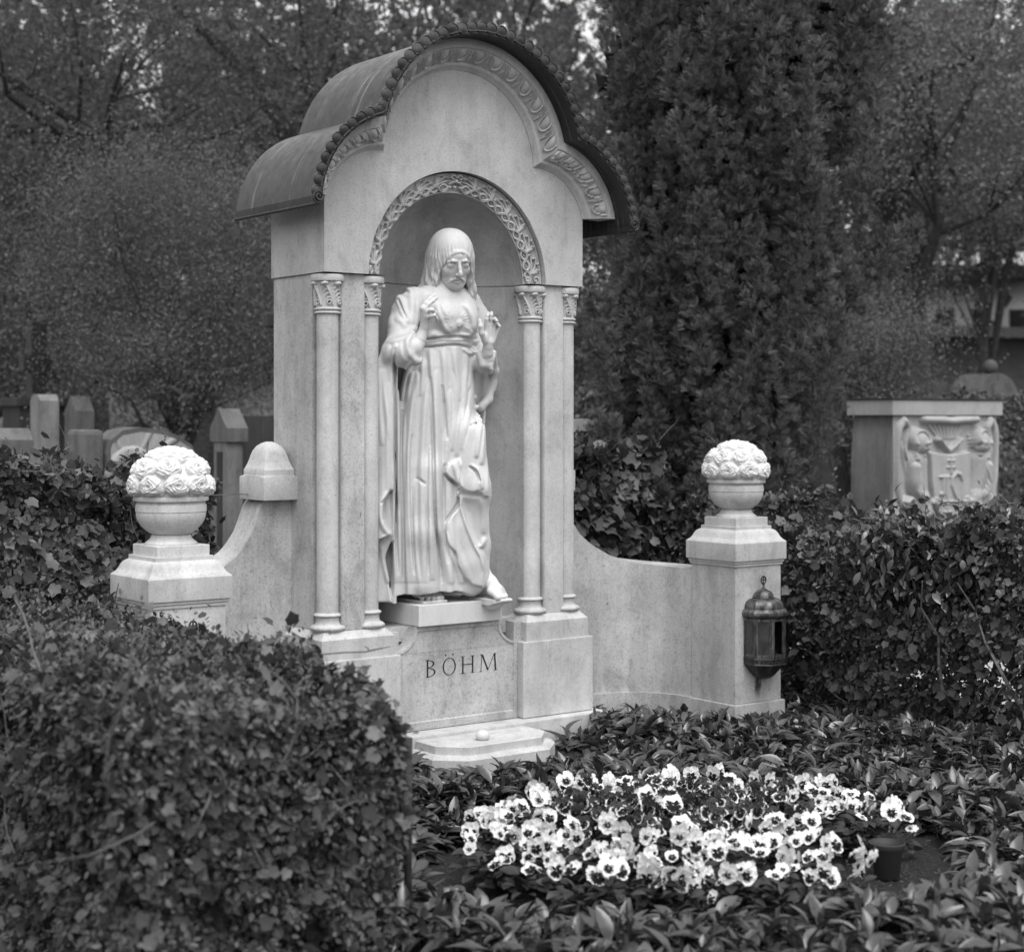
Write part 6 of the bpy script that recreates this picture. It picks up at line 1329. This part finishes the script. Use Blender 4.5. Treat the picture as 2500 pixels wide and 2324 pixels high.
for k in range(4):
    c=a+d*(.6+k*.98)-n*.03; bm=bmesh.new(); prism(bm,[tuple(c),tuple(c+d*.62),tuple(c+d*.62+n*.02),tuple(c+n*.02)],1.9,3.1); w_=bmobj('window_frame',bm,mh,T); c=c+d*.07-n*.01; bm=bmesh.new(); prism(bm,[tuple(c),tuple(c+d*.48),tuple(c+d*.48+n*.008),tuple(c+n*.008)],1.97,3.03); bmobj('pane',bm,mg,w_)
bm=bmesh.new(); prism(bm,[tuple(a-n*.4),tuple(b-n*.4),tuple(b+n*6.4),tuple(a+n*6.4)],4.61,5.0); bmobj('roof',bm,md,T)
#@ trees and bushes behind
def T_(label,u,dep,h,vc,ru,rz,nl,mat,seed,tr,name='broadleaf_tree',cat='tree',leaf=CARD,du=0,dd=0,clump=26,lean=(0,0)):
    b=atd(u,HV,dep); b=(b[0],b[1],-.05); c=atd(u+du,vc,dep+dd); return tree(name,label,cat,b,h,c,(ru,ru,rz),nl,leaf,mat,seed,tr,clump=clump,lean=lean)
T_('pale spreading bush with fine twigs in front of the wall, left of the monument',430,14.5,3.6,700,1.15,1.25,105000,'pale',41,.05,'flowering_bush','bush',OVAL,clump=60)
T_('second pale leafy bush at the left edge behind the gravestones',40,17,3.2,760,1.3,1.3,34000,'mid',42,.05,'flowering_bush','bush',OVAL,clump=40)
T_('pale bush showing between the monument and the yew',1330,15,3.4,760,1.0,1.3,30000,'mid',43,.05,'flowering_bush','bush',OVAL,clump=36)
T_('rounded mid-grey bush between the yew and the dark brick building',2080,14.5,2.6,880,.75,.80,26000,'pale',44,.04,'flowering_bush','bush',OVAL,clump=30)
T_('large dark tree with a thick trunk behind the monument roof on the left',780,19,9,150,2.9,1.9,34000,'far',45,.30,clump=85)
T_('dark spreading tree over the left gravestones, its limbs reaching right',160,16,7,250,2.4,1.5,30000,'far',46,.16,clump=80,lean=(.6,.2))
T_('dark tree with a forked trunk behind the angel stone',2225,16.5,7.5,300,1.9,1.5,46000,'mid',47,.26,du=60,clump=70)
T_('leafy tree at the top right corner of the view',2640,21,9,60,2.6,2.2,20000,'far',48,.22,clump=70)
T_('tall dark tree directly behind the top of the monument',1180,24,11,60,3.0,2.6,20000,'far',49,.25,clump=75)
T_('tall dark tree far behind the left house',-60,26,10,120,3.4,2.8,16000,'far',50,.25,clump=75)
T_('tall tree showing above the pale bush at far left centre',480,27,10,330,3.2,2.6,26000,'far',51,.25,clump=90)
T_('tall dark tree far behind the yew',1700,26,11,200,3.6,3.0,22000,'far',52,.25,clump=80)
T_('slim tree in front of the dark brick building with a straight trunk',2405,22,6.5,380,1.7,1.2,20000,'mid',53,.09,clump=60)
T_('leafy tree filling the gap behind the right side of the yew',2010,23,9,420,2.2,2.4,38000,'mid',54,.16,clump=70)
# far wood closing the view
def wood():
    r=np.random.default_rng(61); n=150000; u=r.uniform(-500,3100,n); dep=r.uniform(33,44,n); z=r.uniform(0,1,n)**1.1*12
    q=np.sin(u*.011+1)+np.sin(u*.027+z*.9)+np.sin(z*1.7+u*.006)+r.normal(0,.5,n); keep=(q>-.9-1.2*(z<4))&(r.random(n)>np.clip((z-8.0)/4,0,.92)); u=u[keep];dep=dep[keep];z=z[keep]
    hole=(u>2230)&(u<2530)&(z>2.8)&(z<5.4)&(r.random(len(u))<.97); u=u[~hole];dep=dep[~hole];z=z[~hole]; a=(u-1250)/FPX; P=np.stack([CX+dep*(math.sin(TH)+a*math.cos(TH)),CY+dep*(math.cos(TH)-a*math.sin(TH)),z],-1); m=len(P)
    v,f=leafset(*CARD,P,sph(m,r)+[0,0,-.3],sph(m,r)+[0,0,.5],r.uniform(.20,.42,m)); o=npmesh('far_woodland',v,f,M['far']); tag(o,'mass of dark trees closing the view far behind the cemetery','woodland',kind='stuff')
wood()
